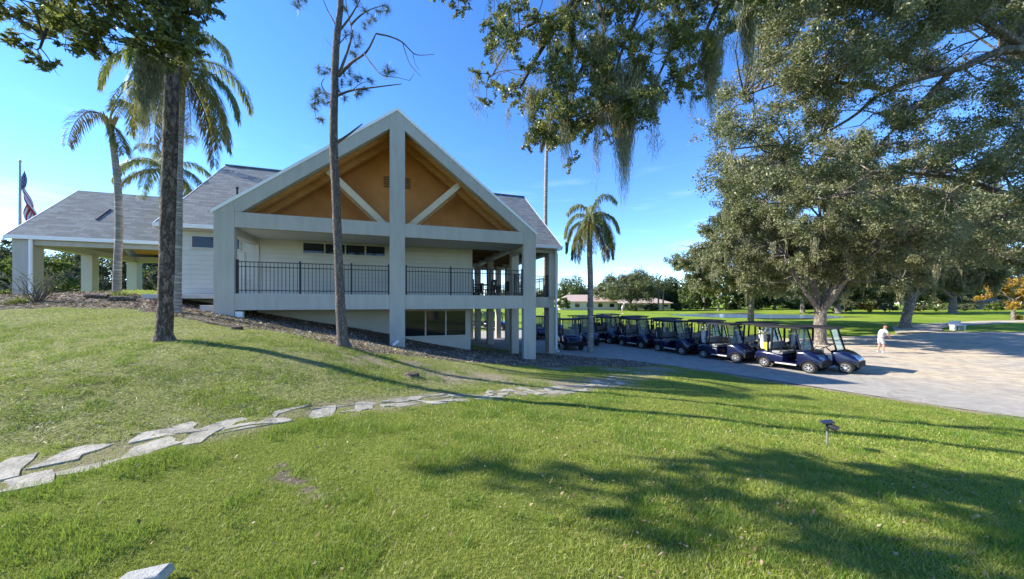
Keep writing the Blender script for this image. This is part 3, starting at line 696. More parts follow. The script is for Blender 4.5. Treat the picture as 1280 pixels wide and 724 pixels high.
# open terrace at the right end
COLS = [(12.2, 2.8), (14.45, 2.8), (14.45, 6.9), (12.0, 7.2), (12.0, 10.9), (14.45, 10.8), (14.45, 13.6), (12.0, 13.7)]
for t, D in COLS:
    wd = .56 if (t > 14 and D < 3) else .42
    bx('column', (t, D, g0(t, D)), (t+wd, D+wd, 2.775), M_PAINT); bx('column', (t, D, 3.346), (t+wd, D+wd, 5.86), M_PAINT)
bx('slab_edge', (12.5, 2.82, 2.74), (14.45, 3.04, 3.34), M_PAINT)
bx('slab_edge', (14.91, 3.4, 2.76), (15.02, 14.2, 3.34), M_PAINT)
bx('header_beam', (12.49, 2.84, 5.87), (15.0, 3.1, 6.28), M_PAINT)
bx('header_beam', (14.5, 3.11, 5.87), (14.98, 14.15, 6.2), M_PAINT); bx('header_beam', (9.91, 13.75, 5.87), (14.49, 14.1, 6.2), M_PAINT)
bx('header_beam', (12.02, 3.3, 5.87), (12.4, 13.74, 6.12), M_WHITE)
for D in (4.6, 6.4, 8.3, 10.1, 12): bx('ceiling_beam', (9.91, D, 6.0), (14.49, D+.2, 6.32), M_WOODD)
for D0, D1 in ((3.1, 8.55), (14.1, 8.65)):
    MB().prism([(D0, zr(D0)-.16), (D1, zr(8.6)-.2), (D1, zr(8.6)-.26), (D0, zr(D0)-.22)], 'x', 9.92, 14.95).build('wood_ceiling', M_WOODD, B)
MB().prism([(3.1, 6.21), (14.1, 6.21), (8.6, 10.3)], 'x', 14.96, 15.04).build('gable_wall', M_CREAM, B)
# windows: frame with panes, glass a sub-part
def window(t0, t1, z0, z1, D, n, mat=M_CREAM, fr=.045):
    m = MB(); y0, y1 = D-.05, D+.02
    m.box((t0-fr, y0, z1), (t1+fr, y1, z1+fr)).box((t0-fr, y0, z0-fr), (t1+fr, y1, z0))
    m.box((t0-fr, y0, z0), (t0, y1, z1)).box((t1, y0, z0), (t1+fr, y1, z1))
    for k in range(1, n):
        c_ = t0+(t1-t0)*k/n; m.box((c_-fr*.45, y0, z0), (c_+fr*.45, y1, z1))
    w_ = m.build('window', mat, B, bevel=.006)
    for k in range(n):
        a = t0+(t1-t0)*k/n+.034*(k > 0); b_ = t0+(t1-t0)*(k+1)/n-.034*(k < n-1)
        MB().box((a, D-.022, z0), (b_, D-.004, z1)).build('pane', M_GLASS, w_)
window(-1.88, -.24, 5.34, 5.8, 2.86, 2); window(2.19, 5.66, 5.29, 5.74, 2.8, 4)
window(6.58, 9.62, 1.35, 2.6, 2.8, 3, M_CREAM, .08)
bx('garage_panel', (-1.95, 2.825, 3.36), (-.05, 2.858, 5.22), M_WALL)
# railings
def railing(p0, p1, posts=None, h=1.2, z=3.35):
    p0 = Vector((*p0, z)); p1 = Vector((*p1, z)); L = (p1-p0).length; up = Vector((0, 0, 1))
    r_ = MB()
    for hh in (h-.02, h-.2, .12): r_.bar(p0+up*hh, p1+up*hh, .035, .03)
    o = r_.build('railing', M_IRON, B)
    bal = MB(); n = int(L/.125)
    for k in range(1, n): q = p0+(p1-p0)*(k/n); bal.bar(q+up*.02, q+up*(h-.02), .017)
    bal.build('balusters', M_IRON, o)
    for f in (posts or [0, .5, 1]):
        q = p0+(p1-p0)*f; MB().bar(q, q+up*(h+.06), .062).build('post', M_IRON, o)
railing((tc0+.05, .14), (c0-.04, .14), [0, .385, .73, 1]); railing((c1+.05, .14), (W-tc0-.05, .14), [0, .36, .7, 1])
railing((12.65, 2.95), (14.4, 2.95), [0, 1]); railing((14.7, 3.5), (14.7, 13.5), [0, .33, .66, 1]); railing((10, 13.9), (14.3, 13.9), [0, .5, 1])
railing((W-.14, .35), (W-.14, 2.7), [0, 1])
# downspouts
def down(t, D, z1, z0, mat, kick=.25):
    return MB().tube([(t, D, z1), (t, D, z0+.3), (t-.02, D-.05, z0+.16), (t+.06, D-kick, z0+.06)], .055, 8).build('downspout', mat, B, smooth=True)
M_SPOUT = plain('pale green downspout', (.62, .68, .66), .45, var=.05)
down(14.84, 2.70, 6.1, .2, M_SPOUT); 
# concrete entrance walk and footing blocks
bx('entrance_walk', (-2.6, 1.15, 3.17), (-.12, 2.83, 3.33), M_CONC)
bx('footing_block', (-.55, .35, g0(-.4, .4)), (-.14, .75, gz(*bw(-.4, .4))+.2), M_CONC)
bx('footing_block', (.64, .02, g0(.7, .1)), (.86, .2, gz(*bw(.7, .1))+.18), M_WHITE)
MB().bar((HW-.2, -.25, gz(*bw(HW-.2, -.25))+.03), (HW+.02, -.02, gz(*bw(HW, 0))+.22), .09).build('splash_pipe', M_WHITE, B)

# ------------------------------------------------------------------ entrance canopy at the left
E = empty('entrance_canopy', (BP0.x, BP0.y, 0), math.atan2(BD.y, BD.x))
tag(E, 'grey shingled entrance canopy on square columns left of the clubhouse', 'canopy')
def ebx(name, a, b_, mat, bev=.012): return MB().box(a, b_).build(name, mat, E, bevel=bev)
EL, ER, E0, E1, EM = -11.55, -2.97, 8.55, 16.45, 12.5
er = lambda D: 6.38+.84*(D-E0) if D < EM else 6.38+.84*(E1-D)
for D0, D1 in ((E0-.15, EM), (E1+.15, EM)):
    MB().prism([(D0, er(D0)), (D1, er(EM)), (D1, er(EM)-.13), (D0, er(D0)-.13)], 'x', EL-.12, ER).build('canopy_roof', M_SHA, E)
ebx('fascia', (EL-.1, E0-.2, 6.12), (ER, E0-.152, 6.30), M_WHITE)
for D0, D1 in ((E0-.15, EM), (E1+.15, EM)):
    MB().prism([(D0, er(D0)+.012), (D1, er(EM)+.012), (D1, er(EM)-.2), (D0, er(D0)-.2)], 'x', EL-.16, EL-.125).build('rake_trim', M_WHITE, E)
def ecol(t, D, wd): ebx('column', (t, D, gz(*bw(t, D))-.4), (t+wd, D+wd, 5.86), M_PAINT if wd > .6 else M_CREAM)
for t, D, wd in ((EL+.05, E0, .66), (EL+.1, EM-.2, .5), (EL+.1, E1-.55, .55), (-5.3, E0+.02, .5), (-5.3, E1-.55, .5)): ecol(t, D, wd)
ebx('canopy_beam', (EL+.03, E0, 5.86), (ER, E0+.4, 6.24), M_PAINT); ebx('canopy_beam', (EL+.03, E1-.45, 5.86), (ER, E1-.05, 6.24), M_CREAM)
ebx('canopy_beam', (EL+.03, E0+.41, 5.862), (EL+.5, E1-.46, 6.2), M_CREAM); ebx('canopy_beam', (-5.25, E0+.41, 5.865), (-4.85, E1-.46, 6.2), M_CREAM)
for D0, D1 in ((E0+.3, EM), (E1-.3, EM)):
    MB().prism([(D0, er(D0)-.15), (D1, er(EM)-.17), (D1, er(EM)-.22), (D0, er(D0)-.2)], 'x', EL+.5, ER).build('wood_ceiling', M_WOOD, E)
MB().prism([(E0+.41, 6.201), (E1-.46, 6.201), (EM, er(EM)-.25)], 'x', EL+.1, EL+.2).build('gable_wall', M_CREAM, E)
MB().tube([(EL+.76, E0-.08, 6.12), (EL+.76, E0-.08, gz(*bw(EL+.7, E0))-.1)], .07, 8).build('downspout', M_WHITE, E, smooth=True)
for t, D in ((-9.3, 10.4),): MB().bar((t, D-.5, er(D-.5)+.03), (t, D+.5, er(D+.5)+.03), .05).build('roof_vent', M_IRON, E)

# ------------------------------------------------------------------ terrace furniture
M_CHAIRB = plain('black chair', (.018, .016, .015), .5, var=.15); M_TABLE = plain('dark table top', (.05, .035, .028), .35, var=.2)
def make_chair():
    r_ = empty('terrace_chair')
    MB().box((-.22, -.22, .42), (.22, .22, .47)).build('seat', M_CHAIRB, r_, bevel=.015)
    b_ = MB()
    for k in range(5): b_.box((-.2+k*.09, -.235, .47), (-.15+k*.09, -.215, .92))
    b_.box((-.22, -.24, .92), (.22, -.21, 1.0)); b_.build('backrest', M_CHAIRB, r_)
    for sx_ in (-1, 1):
        for sy in (-1, 1): MB().bar((sx_*.2, sy*.2, 0), (sx_*.19, sy*.19, .42), .035).build('leg', M_CHAIRB, r_)
    return r_
def bl(t, D, z): x, y = bw(t, D); return (x, y, z)
ROTB = math.atan2(BD.y, BD.x)
tb = empty('terrace_table', bl(11.2, 4.9, 3.35), ROTB)
MB().lathe([(.5, .70), (.52, .72), (.52, .74), (.5, .75)], 24).build('tabletop', M_TABLE, tb); MB().lathe([(.25, 0), (.25, .02), (.04, .05), (.04, .70)], 14).build('pedestal', M_CHAIRB, tb)
TL_ = ['round dark table on the terrace beside the cream wall', 'round dark table in the middle of the terrace', 'round dark table by the outer terrace railing', 'round dark table near the far terrace railing']
ch0 = None
for i, (t, D) in enumerate([(11.0, 4.7), (11.1, 8.2), (13.6, 5.6), (13.2, 11.6)]):
    o = tb if i == 0 else copy_tree(tb); o.location = bl(t, D, 3.35); tag(o, TL_[i], 'table', 'round terrace tables')
    for k in range(4):
        a = k*math.pi/2+.6; c_ = make_chair() if ch0 is None else copy_tree(ch0); ch0 = ch0 or c_
        c_.location = bl(t+.72*math.cos(a), D+.72*math.sin(a), 3.35); c_.rotation_euler.z = ROTB+a+math.pi/2
        tag(c_, 'black slat back chair around the '+TL_[i][11:], 'chair', 'black terrace chairs at the '+TL_[i][11:])

# ------------------------------------------------------------------ flagpole and flag
M_POLE = plain('flagpole metal', (.30, .30, .29), .4, .4); M_GOLD = plain('brass ball', (.5, .38, .12), .3, .8)
fp = at(25, 285, 27); zb = gz(fp.x, fp.y); ztop = EYE+(CY-203)/F*27
fpo = empty('flagpole', (fp.x, fp.y, zb)); tag(fpo, 'tall thin grey flagpole behind the entrance canopy roof', 'flagpole')
MB().tube([(0, 0, -.2), (0, 0, ztop-zb)], [.12, .06], 10).build('pole', M_POLE, fpo, smooth=True)
MB().lathe([(.01, -.1), (.09, -.04), (.1, .02), (.07, .08), (.01, .11)], 12, Matrix.Translation((0, 0, ztop-zb+.08))).build('ball', M_GOLD, fpo, smooth=True)
M_FR = plain('flag red', (.38, .03, .04), .8, var=.1); M_FW = plain('flag white', (.62, .6, .6), .8, var=.05); M_FB = plain('flag blue', (.025, .035, .14), .8, var=.1)
mb = MB(); NU, NV = 40, 26; P = {}
for i in range(NU+1):
    for j in range(NV+1):
        u, v_ = i/NU, j/NV                        # u along the fly, v down the hoist; the cloth hangs in folds from its upper hoist corner
        x = .08+u*.62*(1-.0*v_)+v_*.10; z = -(v_*1.05)-u*(2.85-.15*v_)-.2*u*u
        x += .05*math.sin(u*9+v_*5); y = .20*math.sin(u*7+v_*6.5)*(.25+u)+.1*math.sin(v_*11)*u
        P[i, j] = (x, y, z)
def face(i, j, m_): mb.add([P[i, j], P[i+1, j], P[i+1, j+1], P[i, j+1]], [(0, 1, 2, 3)], m_)
for i in range(NU):
    for j in range(NV):
        face(i, j, 2 if (i < NU*.4 and j < 14) else (j//2) % 2)
for r_ in range(9):
    for c_ in range(6 if r_ % 2 == 0 else 5):
        u = (.5+c_+(.5 if r_ % 2 else 0))/6.2*.4*NU; v_ = (r_+.8)/9.6*14; i, j = int(u), int(v_)
        if i >= NU*.4-1 or j >= 13: continue
        p_ = Vector(P[i, j]).lerp(Vector(P[i+1, j+1]), .5); e1 = (Vector(P[i+1, j])-Vector(P[i, j])).normalized()*.028; e2 = (Vector(P[i, j+1])-Vector(P[i, j])).normalized()*.028; nn = e1.cross(e2).normalized()*.006
        for s_ in (1, -1): mb.add([p_+e1+nn*s_, p_+e2+nn*s_, p_-e1+nn*s_, p_-e2+nn*s_], [(0, 1, 2, 3)], 1)
fl = mb.build('flag', [M_FR, M_FW, M_FB], fix=False); fl.location = (fp.x, fp.y, ztop-.25); fl.scale = (1.35, 1.35, 1.35)
tag(fl, 'limp red white and blue striped flag with stars hanging from the pole', 'flag')

# ------------------------------------------------------------------ far houses
M_TILE = plain('tan roof tiles', (.40, .30, .25), .85, var=.2, scale=3); M_HWALL = plain('far cream wall', (.62, .55, .42), .8, var=.06); M_TILE2 = plain('grey tan roof', (.42, .34, .29), .85, var=.2, scale=3)
def house(px0, px1, Y, base, eave, ridge, label, tile, rot=0.0, n=5):
    a, b_ = at(px0, base, Y), at(px1, base, Y); L = b_.x-a.x; zb_ = gz((a.x+b_.x)/2, Y)-.1
    he = EYE+(CY-eave)/F*Y-zb_; hr = EYE+(CY-ridge)/F*Y-zb_
    h = empty('bungalow', ((a.x+b_.x)/2, Y, zb_), rot); tag(h, label, 'house'); d = 9.0
    MB().box((-L/2, 0, 0), (L/2, d, he)).build('wall', M_HWALL, h)
    o = .7; q = d/2+o; ins = min(L*.3, q)
    MB().add([(-L/2-o, -o, he), (L/2+o, -o, he), (L/2+o, d+o, he), (-L/2-o, d+o, he), (-L/2+ins*.6, d/2, hr), (L/2-ins*.6, d/2, hr)],
             [(0, 1, 5, 4), (1, 2, 5), (2, 3, 4, 5), (3, 0, 4), (3, 2, 1, 0)]).build('roof', tile, h)
    for k in range(n):
        x = -L/2+L*(k+.5)/n; f_ = MB().box((x-.75, -.06, .75), (x+.75, -.003, he-.35)).build('window', M_WHITE, h)
        MB().box((x-.65, -.075, .85), (x+.65, -.062, he-.45)).build('pane', M_GLASS, f_)
house(700, 772, 92, 387, 377, 368, 'cream bungalow with pinkish tan roof seen beyond the palm at the building end', M_TILE, n=5)
house(772, 838, 100, 387, 379, 372, 'low cream bungalow half hidden behind the round far oak', M_TILE2, n=6)
house(806, 862, 112, 386, 378, 371, 'pale bungalow right of the round far oak', M_TILE, n=5)
house(1228, 1262, 85, 387, 378, 370, 'small tan roofed house behind the yellow tree', M_TILE2, n=3)
# ------------------------------------------------------------------ golf cart (faces local -y, stands on z=0)
M_NAVY = plain('navy cart paint', (.004, .007, .038), .25, var=.08, spec=.6, coat=.8); M_BLK = plain('black plastic', (.014, .014, .015), .7, var=.15, spec=.2)
M_TYRE = plain('tyre rubber', (.028, .027, .026), .85, var=.2); M_RIM = plain('silver wheel', (.62, .62, .62), .35, .6, var=.05)
M_SEAT = plain('grey seat vinyl', (.20, .20, .20), .55, var=.1); M_SILL = plain('beige plastic', (.55, .52, .46), .5, var=.08)
M_CLEAR = glass_mat('windshield', (.25, .28, .28), .06, .66); M_LAMP = plain('lamp lens', (.75, .75, .72), .15, var=.03, spec=.8); M_STEEL = plain('dull steel', (.35, .35, .35), .35, .8)
def ring(y, hw, z0, z1, r=.12, n=4, k=0.9):
    """rounded section across the cart at y"""
    pts = [(-hw, z0), (hw, z0)]
    for q in range(n+1):
        a = q/n*math.pi/2; pts.append((hw-r+r*math.cos(a), z1-r+r*math.sin(a)))
    for q in range(n+1):
        a = math.pi/2+q/n*math.pi/2; pts.append((-hw+r+r*math.cos(a), z1-r+r*math.sin(a)))
    return [(x, y, z) for x, z in pts]
def make_cart():
    c = empty('golf_cart')
    b = MB()
    # front cowl, swept down to the nose
    b.loft([ring(-.42, .56, .30, .86, .10), ring(-.62, .58, .30, .92, .14), ring(-.85, .57, .34, .86, .18), ring(-1.05, .52, .36, .72, .16), ring(-1.17, .42, .38, .56, .08)])
    b.box((-.54, -.44, .27), (.54, .42, .34))
    # rear body
    b.loft([ring(.10, .56, .28, .60, .06), ring(.40, .58, .30, .70, .10), ring(.80, .58, .34, .76, .14), ring(1.08, .54, .40, .74, .14), ring(1.20, .48, .44, .66, .10)])
    b.build('body', M_NAVY, c, smooth=35)
    s = MB(); s.box((-.58, -.40, .24), (-.50, .38, .30)).box((.50, -.40, .24), (.58, .38, .30)); s.build('sill', M_SILL, c, bevel=.01)
    f = MB(); f.box((-.46, -1.20, .28), (.46, -1.10, .50)).box((-.3, -1.215, .34), (.3, -1.2, .44)); f.build('bumper', M_BLK, c, bevel=.03)
    MB().box((-.45, 1.18, .32), (.45, 1.27, .46)).build('rear_bumper', M_BLK, c, bevel=.03)
    for x in (-1, 1):
        for y, r in ((-.82, .235), (.80, .225)):
            M = Matrix.Translation((x*.50, y, r)) @ Matrix.Rotation(math.pi/2*x, 4, 'Y')
            wh = MB().lathe([(r*.62, -.10), (r*.93, -.10), (r, -.07), (r, .06), (r*.93, .095), (r*.66, .10), (r*.62, .085)], 24, M).build('wheel', M_TYRE, c, smooth=35)
            rm = MB().lathe([(.03, .10), (.045, .102), (.05, .085), (r*.54, .075), (r*.60, .10), (r*.64, .10), (r*.64, .05)], 20, M)
            for q in range(6):
                a = q*math.pi/3; rm.bar(M @ Vector((.04*math.cos(a), .04*math.sin(a), .095)), M @ Vector((r*.6*math.cos(a), r*.6*math.sin(a), .10)), .03, .02)
            rm.build('rim', M_RIM, wh)
            fl_ = MB(); k = 9
            pr_ = [(y+math.cos(a)*(r+.055), r+math.sin(a)*(r+.055)) for a in [math.pi*(.02+.96*q/k) for q in range(k+1)]]
            pi_ = [(y+math.cos(a)*(r+.025), r+math.sin(a)*(r+.025)) for a in [math.pi*(.02+.96*q/k) for q in range(k+1)]]
            fl_.prism(pr_+pi_[::-1], 'x', x*.50, x*.625); fl_.build('fender', M_BLK, c)
        MB().lathe([(.065, -.02), (.06, .012), (.03, .02), (.004, .022)], 14, Matrix.Translation((x*.34, -1.085, .60)) @ Matrix.Rotation(math.pi/2+.5, 4, 'X') @ Matrix.Diagonal((1.3, .8, 1, 1))).build('headlight', M_LAMP, c, smooth=True)
        # roof struts
        MB().tube([(x*.53, -.56, .84), (x*.50, -.33, 1.82)], .032, 8).build('strut', M_BLK, c)
        MB().tube([(x*.52, .56, .66), (x*.53, .52, 1.2), (x*.50, .50, 1.82)], .040, 8).build('strut', M_BLK, c)
        MB().tube([(x*.50, 1.05, .74), (x*.46, .98, 1.82)], .018, 8).build('strut', M_BLK, c)
        MB().tube([(x*.53, .22, .72), (x*.55, .10, .90), (x*.55, .40, .92), (x*.53, .48, .80)], .018, 6).build('arm_rail', M_BLK, c)
    MB().loft([ring(.12, .52, .66, .77, .05), ring(.16, .53, .66, .80, .06), ring(.5, .53, .66, .80, .06), ring(.56, .52, .68, .77, .05)]).build('seat', M_SEAT, c, smooth=40)
    M = MB(); M.loft([[(x, y+.0, z) for x, y, z in ring(.50, .52, .86, 1.17, .10)], ring(.56, .53, .85, 1.18, .11), [(x, y+.02, z) for x, y, z in ring(.61, .52, .86, 1.17, .10)]]); M.build('backrest', M_SEAT, c, smooth=40)
    r_ = MB(); n = 9; rings = []
    for q in range(n+1):
        y = -.52+1.72*q/n; rings.append(ring(y, .57-.03*(abs(q-n/2)/(n/2))**3, 1.80, 1.87+.03*math.sin(math.pi*q/n), .05))
    r_.loft(rings); r_.build('roof', M_BLK, c, smooth=40)
    g = MB()
    g.add([(-.50, -.545, .88), (.50, -.545, .88), (.49, -.44, 1.30), (-.49, -.44, 1.30)], [(0, 1, 2, 3)])
    g.add([(-.49, -.43, 1.31), (.49, -.43, 1.31), (.475, -.335, 1.78), (-.475, -.335, 1.78)], [(0, 1, 2, 3)])
    ws = g.build('windshield', M_CLEAR, c, fix=False); so_ = ws.modifiers.new('thickness', 'SOLIDIFY'); so_.thickness = .006
    MB().bar((-.5, -.437, 1.305), (.5, -.437, 1.305), .022).build('frame', M_BLK, ws)
    MB().box((-.50, -.50, .72), (.50, -.36, .90)).build('dashboard', M_BLK, c, bevel=.03)
    w_ = MB(); C0 = Vector((-.26, -.14, 1.00)); ax = Vector((0, .5, .87)).normalized(); e1 = Vector((1, 0, 0)); e2 = ax.cross(e1)
    w_.tube([C0+e1*(.18*math.cos(q*math.pi/8))+e2*(.18*math.sin(q*math.pi/8)) for q in range(17)], .014, 6, cap=False)
    w_.tube([C0-ax*.03, C0+Vector((0, -.28, -.30))], .022, 6); w_.bar(C0-e1*.17, C0+e1*.17, .03, .015); w_.build('steering_wheel', M_BLK, c)
    MB().box((-.46, .86, .77), (.46, 1.16, .80)).box((-.46, 1.13, .80), (.46, 1.16, .90)).build('bag_shelf', M_BLK, c)
    MB().box((-.4, .64, 1.0), (.4, .80, 1.03)).bar((-.42, .66, 1.03), (-.42, .66, .76), .02).bar((.42, .66, 1.03), (.42, .66, .76), .02).build('sweater_basket', M_BLK, c)
    MB().box((-.09, -1.125, .515), (.09, -1.115, .56)).build('badge', M_STEEL, c)
    return c
CT = Vector((12.75, 15.56)); STEP = Vector((-1.38, 2.62)); RT = Vector((.891, .454)); HD = Vector((.454, -.891))
HEAD = math.atan2(HD.x, -HD.y)                    # turn of local -y onto the heading
spots = []
row = ['foremost', 'second', 'third', 'fourth', 'fifth', 'sixth']
for k in range(6): spots.append((CT+STEP*k, HEAD+rnd.uniform(-.03, .03), 'navy golf cart, %s from the front of the near line on the pavement' % row[k], 'carts of the near line'))
for k in range(6):
    lab = 'navy golf cart with sunlit nose, foremost of all carts, at the right end' if k == 0 else 'navy golf cart, %s from the front of the far line, behind the near line' % row[k]
    spots.append((CT+RT*1.28+HD*(.66 if k == 0 else 1.05)+STEP*1.0*k, HEAD+(.10 if k == 0 else rnd.uniform(-.03, .03)), lab, 'carts of the far line'))
for k in range(1, 6): spots.append((CT+RT*2.75+HD*.5+STEP*k, HEAD+rnd.uniform(-.04, .04), 'navy golf cart of the hindmost line seen between other carts, %s from its front' % row[k-1], 'carts of the hindmost line'))
for (x, y), a, lab in (((3.75, 22.4), .10, 'navy golf cart facing the camera right beside the building corner'), ((5.35, 24.9), .14, 'navy golf cart half hidden behind the slender palm trunk'),
                       ((2.3, 29.5), .3, 'navy golf cart seen through the gap between the last two columns'), ((3.9, 32.5), .3, 'small far golf cart behind the one beside the building corner'),
                       ((-1.7, 37), 1.2, 'golf cart in sun seen under the terrace, right of the thin column'), ((-3.2, 38.2), 1.2, 'golf cart in sun seen under the terrace, nearest to the basement window')):
    spots.append((Vector((x, y)), a, lab, 'carts parked around the building'))
cart0 = make_cart(); CARTS = []
def sit(o, x, y, dz=0):
    o.location = (x, y, gz(x, y)+.014+dz)
for i, (p_, a, lab, grp) in enumerate(spots):
    o = cart0 if i == 0 else copy_tree(cart0)
    sit(o, p_.x, p_.y); o.rotation_euler.z = a; o.scale = (1.05, 1.05, 1.03)
    tag(o, lab, 'golf cart', 'navy golf carts'); CARTS.append(o)

# ------------------------------------------------------------------ golf bags strapped on the carts
M_BAGW = plain('pale bag nylon', (.62, .61, .58), .7, var=.1); M_BAGD = plain('dark bag nylon', (.04, .04, .045), .7, var=.1); M_BAGG = plain('lime towel', (.45, .52, .06), .9, var=.1); M_BAGB = plain('blue bag nylon', (.04, .10, .30), .7, var=.1)
def make_bag(mat, trim):
    g = empty('golf_bag')
    MB().lathe([(.10, 0), (.125, .03), (.12, .3), (.13, .6), (.145, .84), (.15, .88), (.12, .885)], 16).build('bag_body', mat, g, smooth=35)
    MB().box((-.09, -.20, .12), (.09, -.10, .52)).build('pocket', trim, g, bevel=.03)
    cl = MB(); hd = MB()
    for k in range(9):
        a = k*.7; x, y = .085*math.cos(a), .085*math.sin(a); h = 1.0+.05*(k % 4)
        cl.tube([(x, y, .8), (x*1.25, y*1.25, h)], .007, 5)
        if k < 3: hd.lathe([(.012, -.05), (.05, -.02), (.055, .05), (.03, .09), (.004, .1)], 10, Matrix.Translation((x*1.3, y*1.3, h+.02)))
        else: hd.box((x*1.3-.035, y*1.3-.012, h-.03), (x*1.3+.035, y*1.3+.012, h+.03))
    cl.build('club_shafts', M_STEEL, g); hd.build('club_heads', M_STEEL if mat is not M_BAGW else M_BAGW, g)
    return g
kinds = [make_bag(M_BAGW, M_BAGD), make_bag(M_BAGD, M_BAGW), make_bag(M_BAGB, M_BAGW)]; used = set()
nm = ['pale golf bag with dark pocket', 'black golf bag with pale pocket', 'blue golf bag with pale pocket']
for i in list(range(0, 5))+list(range(6, 11)):
    c = CARTS[i]; which = row[i] if i < 6 else row[i-6]
    for j, x in enumerate((-.22, .22)):
        k = [0, 1, 0, 2, 1][(i*2+j) % 5]; g = kinds[k] if k not in used else copy_tree(kinds[k]); used.add(k)
        M = Matrix.Translation(c.location) @ Matrix.Rotation(c.rotation_euler.z, 4, 'Z') @ Matrix.Translation((x, 1.05, .72)) @ Matrix.Rotation(-.10, 4, 'X') @ Matrix.Rotation(math.pi, 4, 'Z')
        g.location = M.to_translation(); g.rotation_euler = M.to_euler(); g.scale = (.9, .9, .86)
        tag(g, '%s, %s side of the %s cart of the %s line' % (nm[k], 'driver' if x > 0 else 'passenger', which, 'near' if i < 6 else 'far'), 'golf bag', 'golf bags on the carts')
tw = MB()
for q in range(5): tw.box((-.09+q*.036, -.012*(q % 2), -.42-.02*(q % 3)), (-.054+q*.036, .02-.012*(q % 2), 0))
c = CARTS[0]; M = Matrix.Translation(c.location) @ Matrix.Rotation(c.rotation_euler.z, 4, 'Z') @ Matrix.Translation((-.42, .86, 1.15)) @ Matrix.Rotation(1.2, 4, 'Z')
t_ = tw.build('golf_towel', M_BAGG, bevel=.006); t_.matrix_world = M; tag(t_, 'lime green towel hanging at the back of the foremost near line cart', 'towel')

# ------------------------------------------------------------------ solar garden light
sx_, sy_ = ground_at(1034, 559); sz = gz(sx_, sy_)
M_SOL = plain('weathered black plastic', (.03, .03, .032), .45, var=.2); M_PANEL = plain('solar cells', (.015, .02, .05), .15, var=.1, spec=.8)
L = empty('solar_light', (sx_, sy_, sz)); L.rotation_euler.z = -.6; tag(L, 'small solar spotlight on a thin stake standing in the lawn', 'garden light')
MB().tube([(0, 0, -.06), (0, 0, .30)], [.012, .014], 10).build('stake', plain('grey stake', (.25, .25, .24), .4, .3), L)
MB().tube([(0, 0, .24), (0, 0, .33)], .020, 10).build('collar', M_SOL, L)
pn = MB().box((-.075, -.055, -.010), (.075, .055, .010)); po = pn.build('panel_housing', M_SOL, L, bevel=.006); po.location = (0, 0, .375); po.rotation_euler = (.12, -.22, .2)
po2 = MB().box((-.066, -.046, .0105), (.066, .046, .013)).build('solar_cell', M_PANEL, po)
hd = MB().lathe([(.02, -.07), (.035, -.05), (.045, .03), (.048, .06), (.042, .062), (.035, .045)], 18, Matrix.Translation((.055, -.01, .315)) @ Matrix.Rotation(2.0, 4, 'Y')).build('lamp_head', M_SOL, L, smooth=35)
MB().bar((0, 0, .32), (.05, -.01, .33), .018).build('bracket', M_SOL, L)

# ------------------------------------------------------------------ loose things on the ground
M_ROCK = plain('grey stone block', (.33, .33, .31), .9, var=.2, scale=7, bump=.6, bscale=40)
gx_, gy_ = ground_at(180, 728); b = MB(); b.loft([[(-.24, -.12, 0), (.20, -.14, 0), (.22, .10, 0), (-.2, .12, 0)], [(-.23, -.11, .07), (.185, -.13, .085), (.2, .085, .075), (-.19, .105, .06)], [(-.2, -.09, .085), (.16, -.11, .10), (.18, .07, .09), (-.17, .085, .075)]])
k = b.build('stone_block', M_ROCK, bevel=.012); k.scale = (.55, .55, .6); k.location = (gx_, gy_, gz(gx_, gy_)); k.rotation_euler.z = .35; tag(k, 'grey stone block in the grass at the bottom edge of the photo', 'stone')
M_LOG = bark_mat('old timber', (.04, .03, .022), (.26, .22, .18), 8, (1, .3, 1))
def log(px0, py0, px1, py1, r, label, name='landscape_timber'):
    a = ground_at(px0, py0); b_ = ground_at(px1, py1)
    o = MB().tube([(a[0], a[1], gz(*a)+r*.6), ((a[0]+b_[0])/2, (a[1]+b_[1])/2, gz((a[0]+b_[0])/2, (a[1]+b_[1])/2)+r*.75), (b_[0], b_[1], gz(*b_)+r*.6)], [r, r*1.05, r*.9], 10, wob=.06).build(name, M_LOG, smooth=True)
    tag(o, label, 'timber'); return o
log(108, 372, 136, 373, .10, 'weathered grey timber lying left of the leaning palm base'); log(138, 376, 168, 377, .11, 'weathered grey timber lying below the leaning palm base')
log(235, 398, 300, 411, .05, 'thin dark branch lying in the mulch right of the ringed palm', 'fallen_branch')
def stump(px, py, r, h, label):
    x, y = ground_at(px, py); o = MB().lathe([(r*1.25, -.1), (r*1.1, .02), (r, h*.7), (r*.95, h), (r*.1, h+.01)], 14).build('tree_stump', M_LOG, smooth=35); o.location = (x, y, gz(x, y)); tag(o, label, 'stump')
stump(514, 470, .16, .06, 'low cut stump in the lawn below the centre column'); stump(296, 413, .14, .09, 'low dark stump in the mulch below the left column')
M_SIGN = plain('grey painted box', (.45, .46, .47), .6, var=.08)
x, y = ground_at(1197, 413); s_ = empty('bench_planter', (x, y, gz(x, y))); tag(s_, 'pale grey slab bench beside the cart path far right', 'bench')
MB().box((-.55, -.22, .40), (.55, .22, .50)).build('seat', M_SIGN, s_, bevel=.02); MB().box((-.55, .17, .5), (.55, .22, .85)).build('backrest', M_SIGN, s_, bevel=.02)
for q in (-.42, .42): MB().box((q-.06, -.2, -.05), (q+.06, .2, .40)).build('leg', M_SIGN, s_)

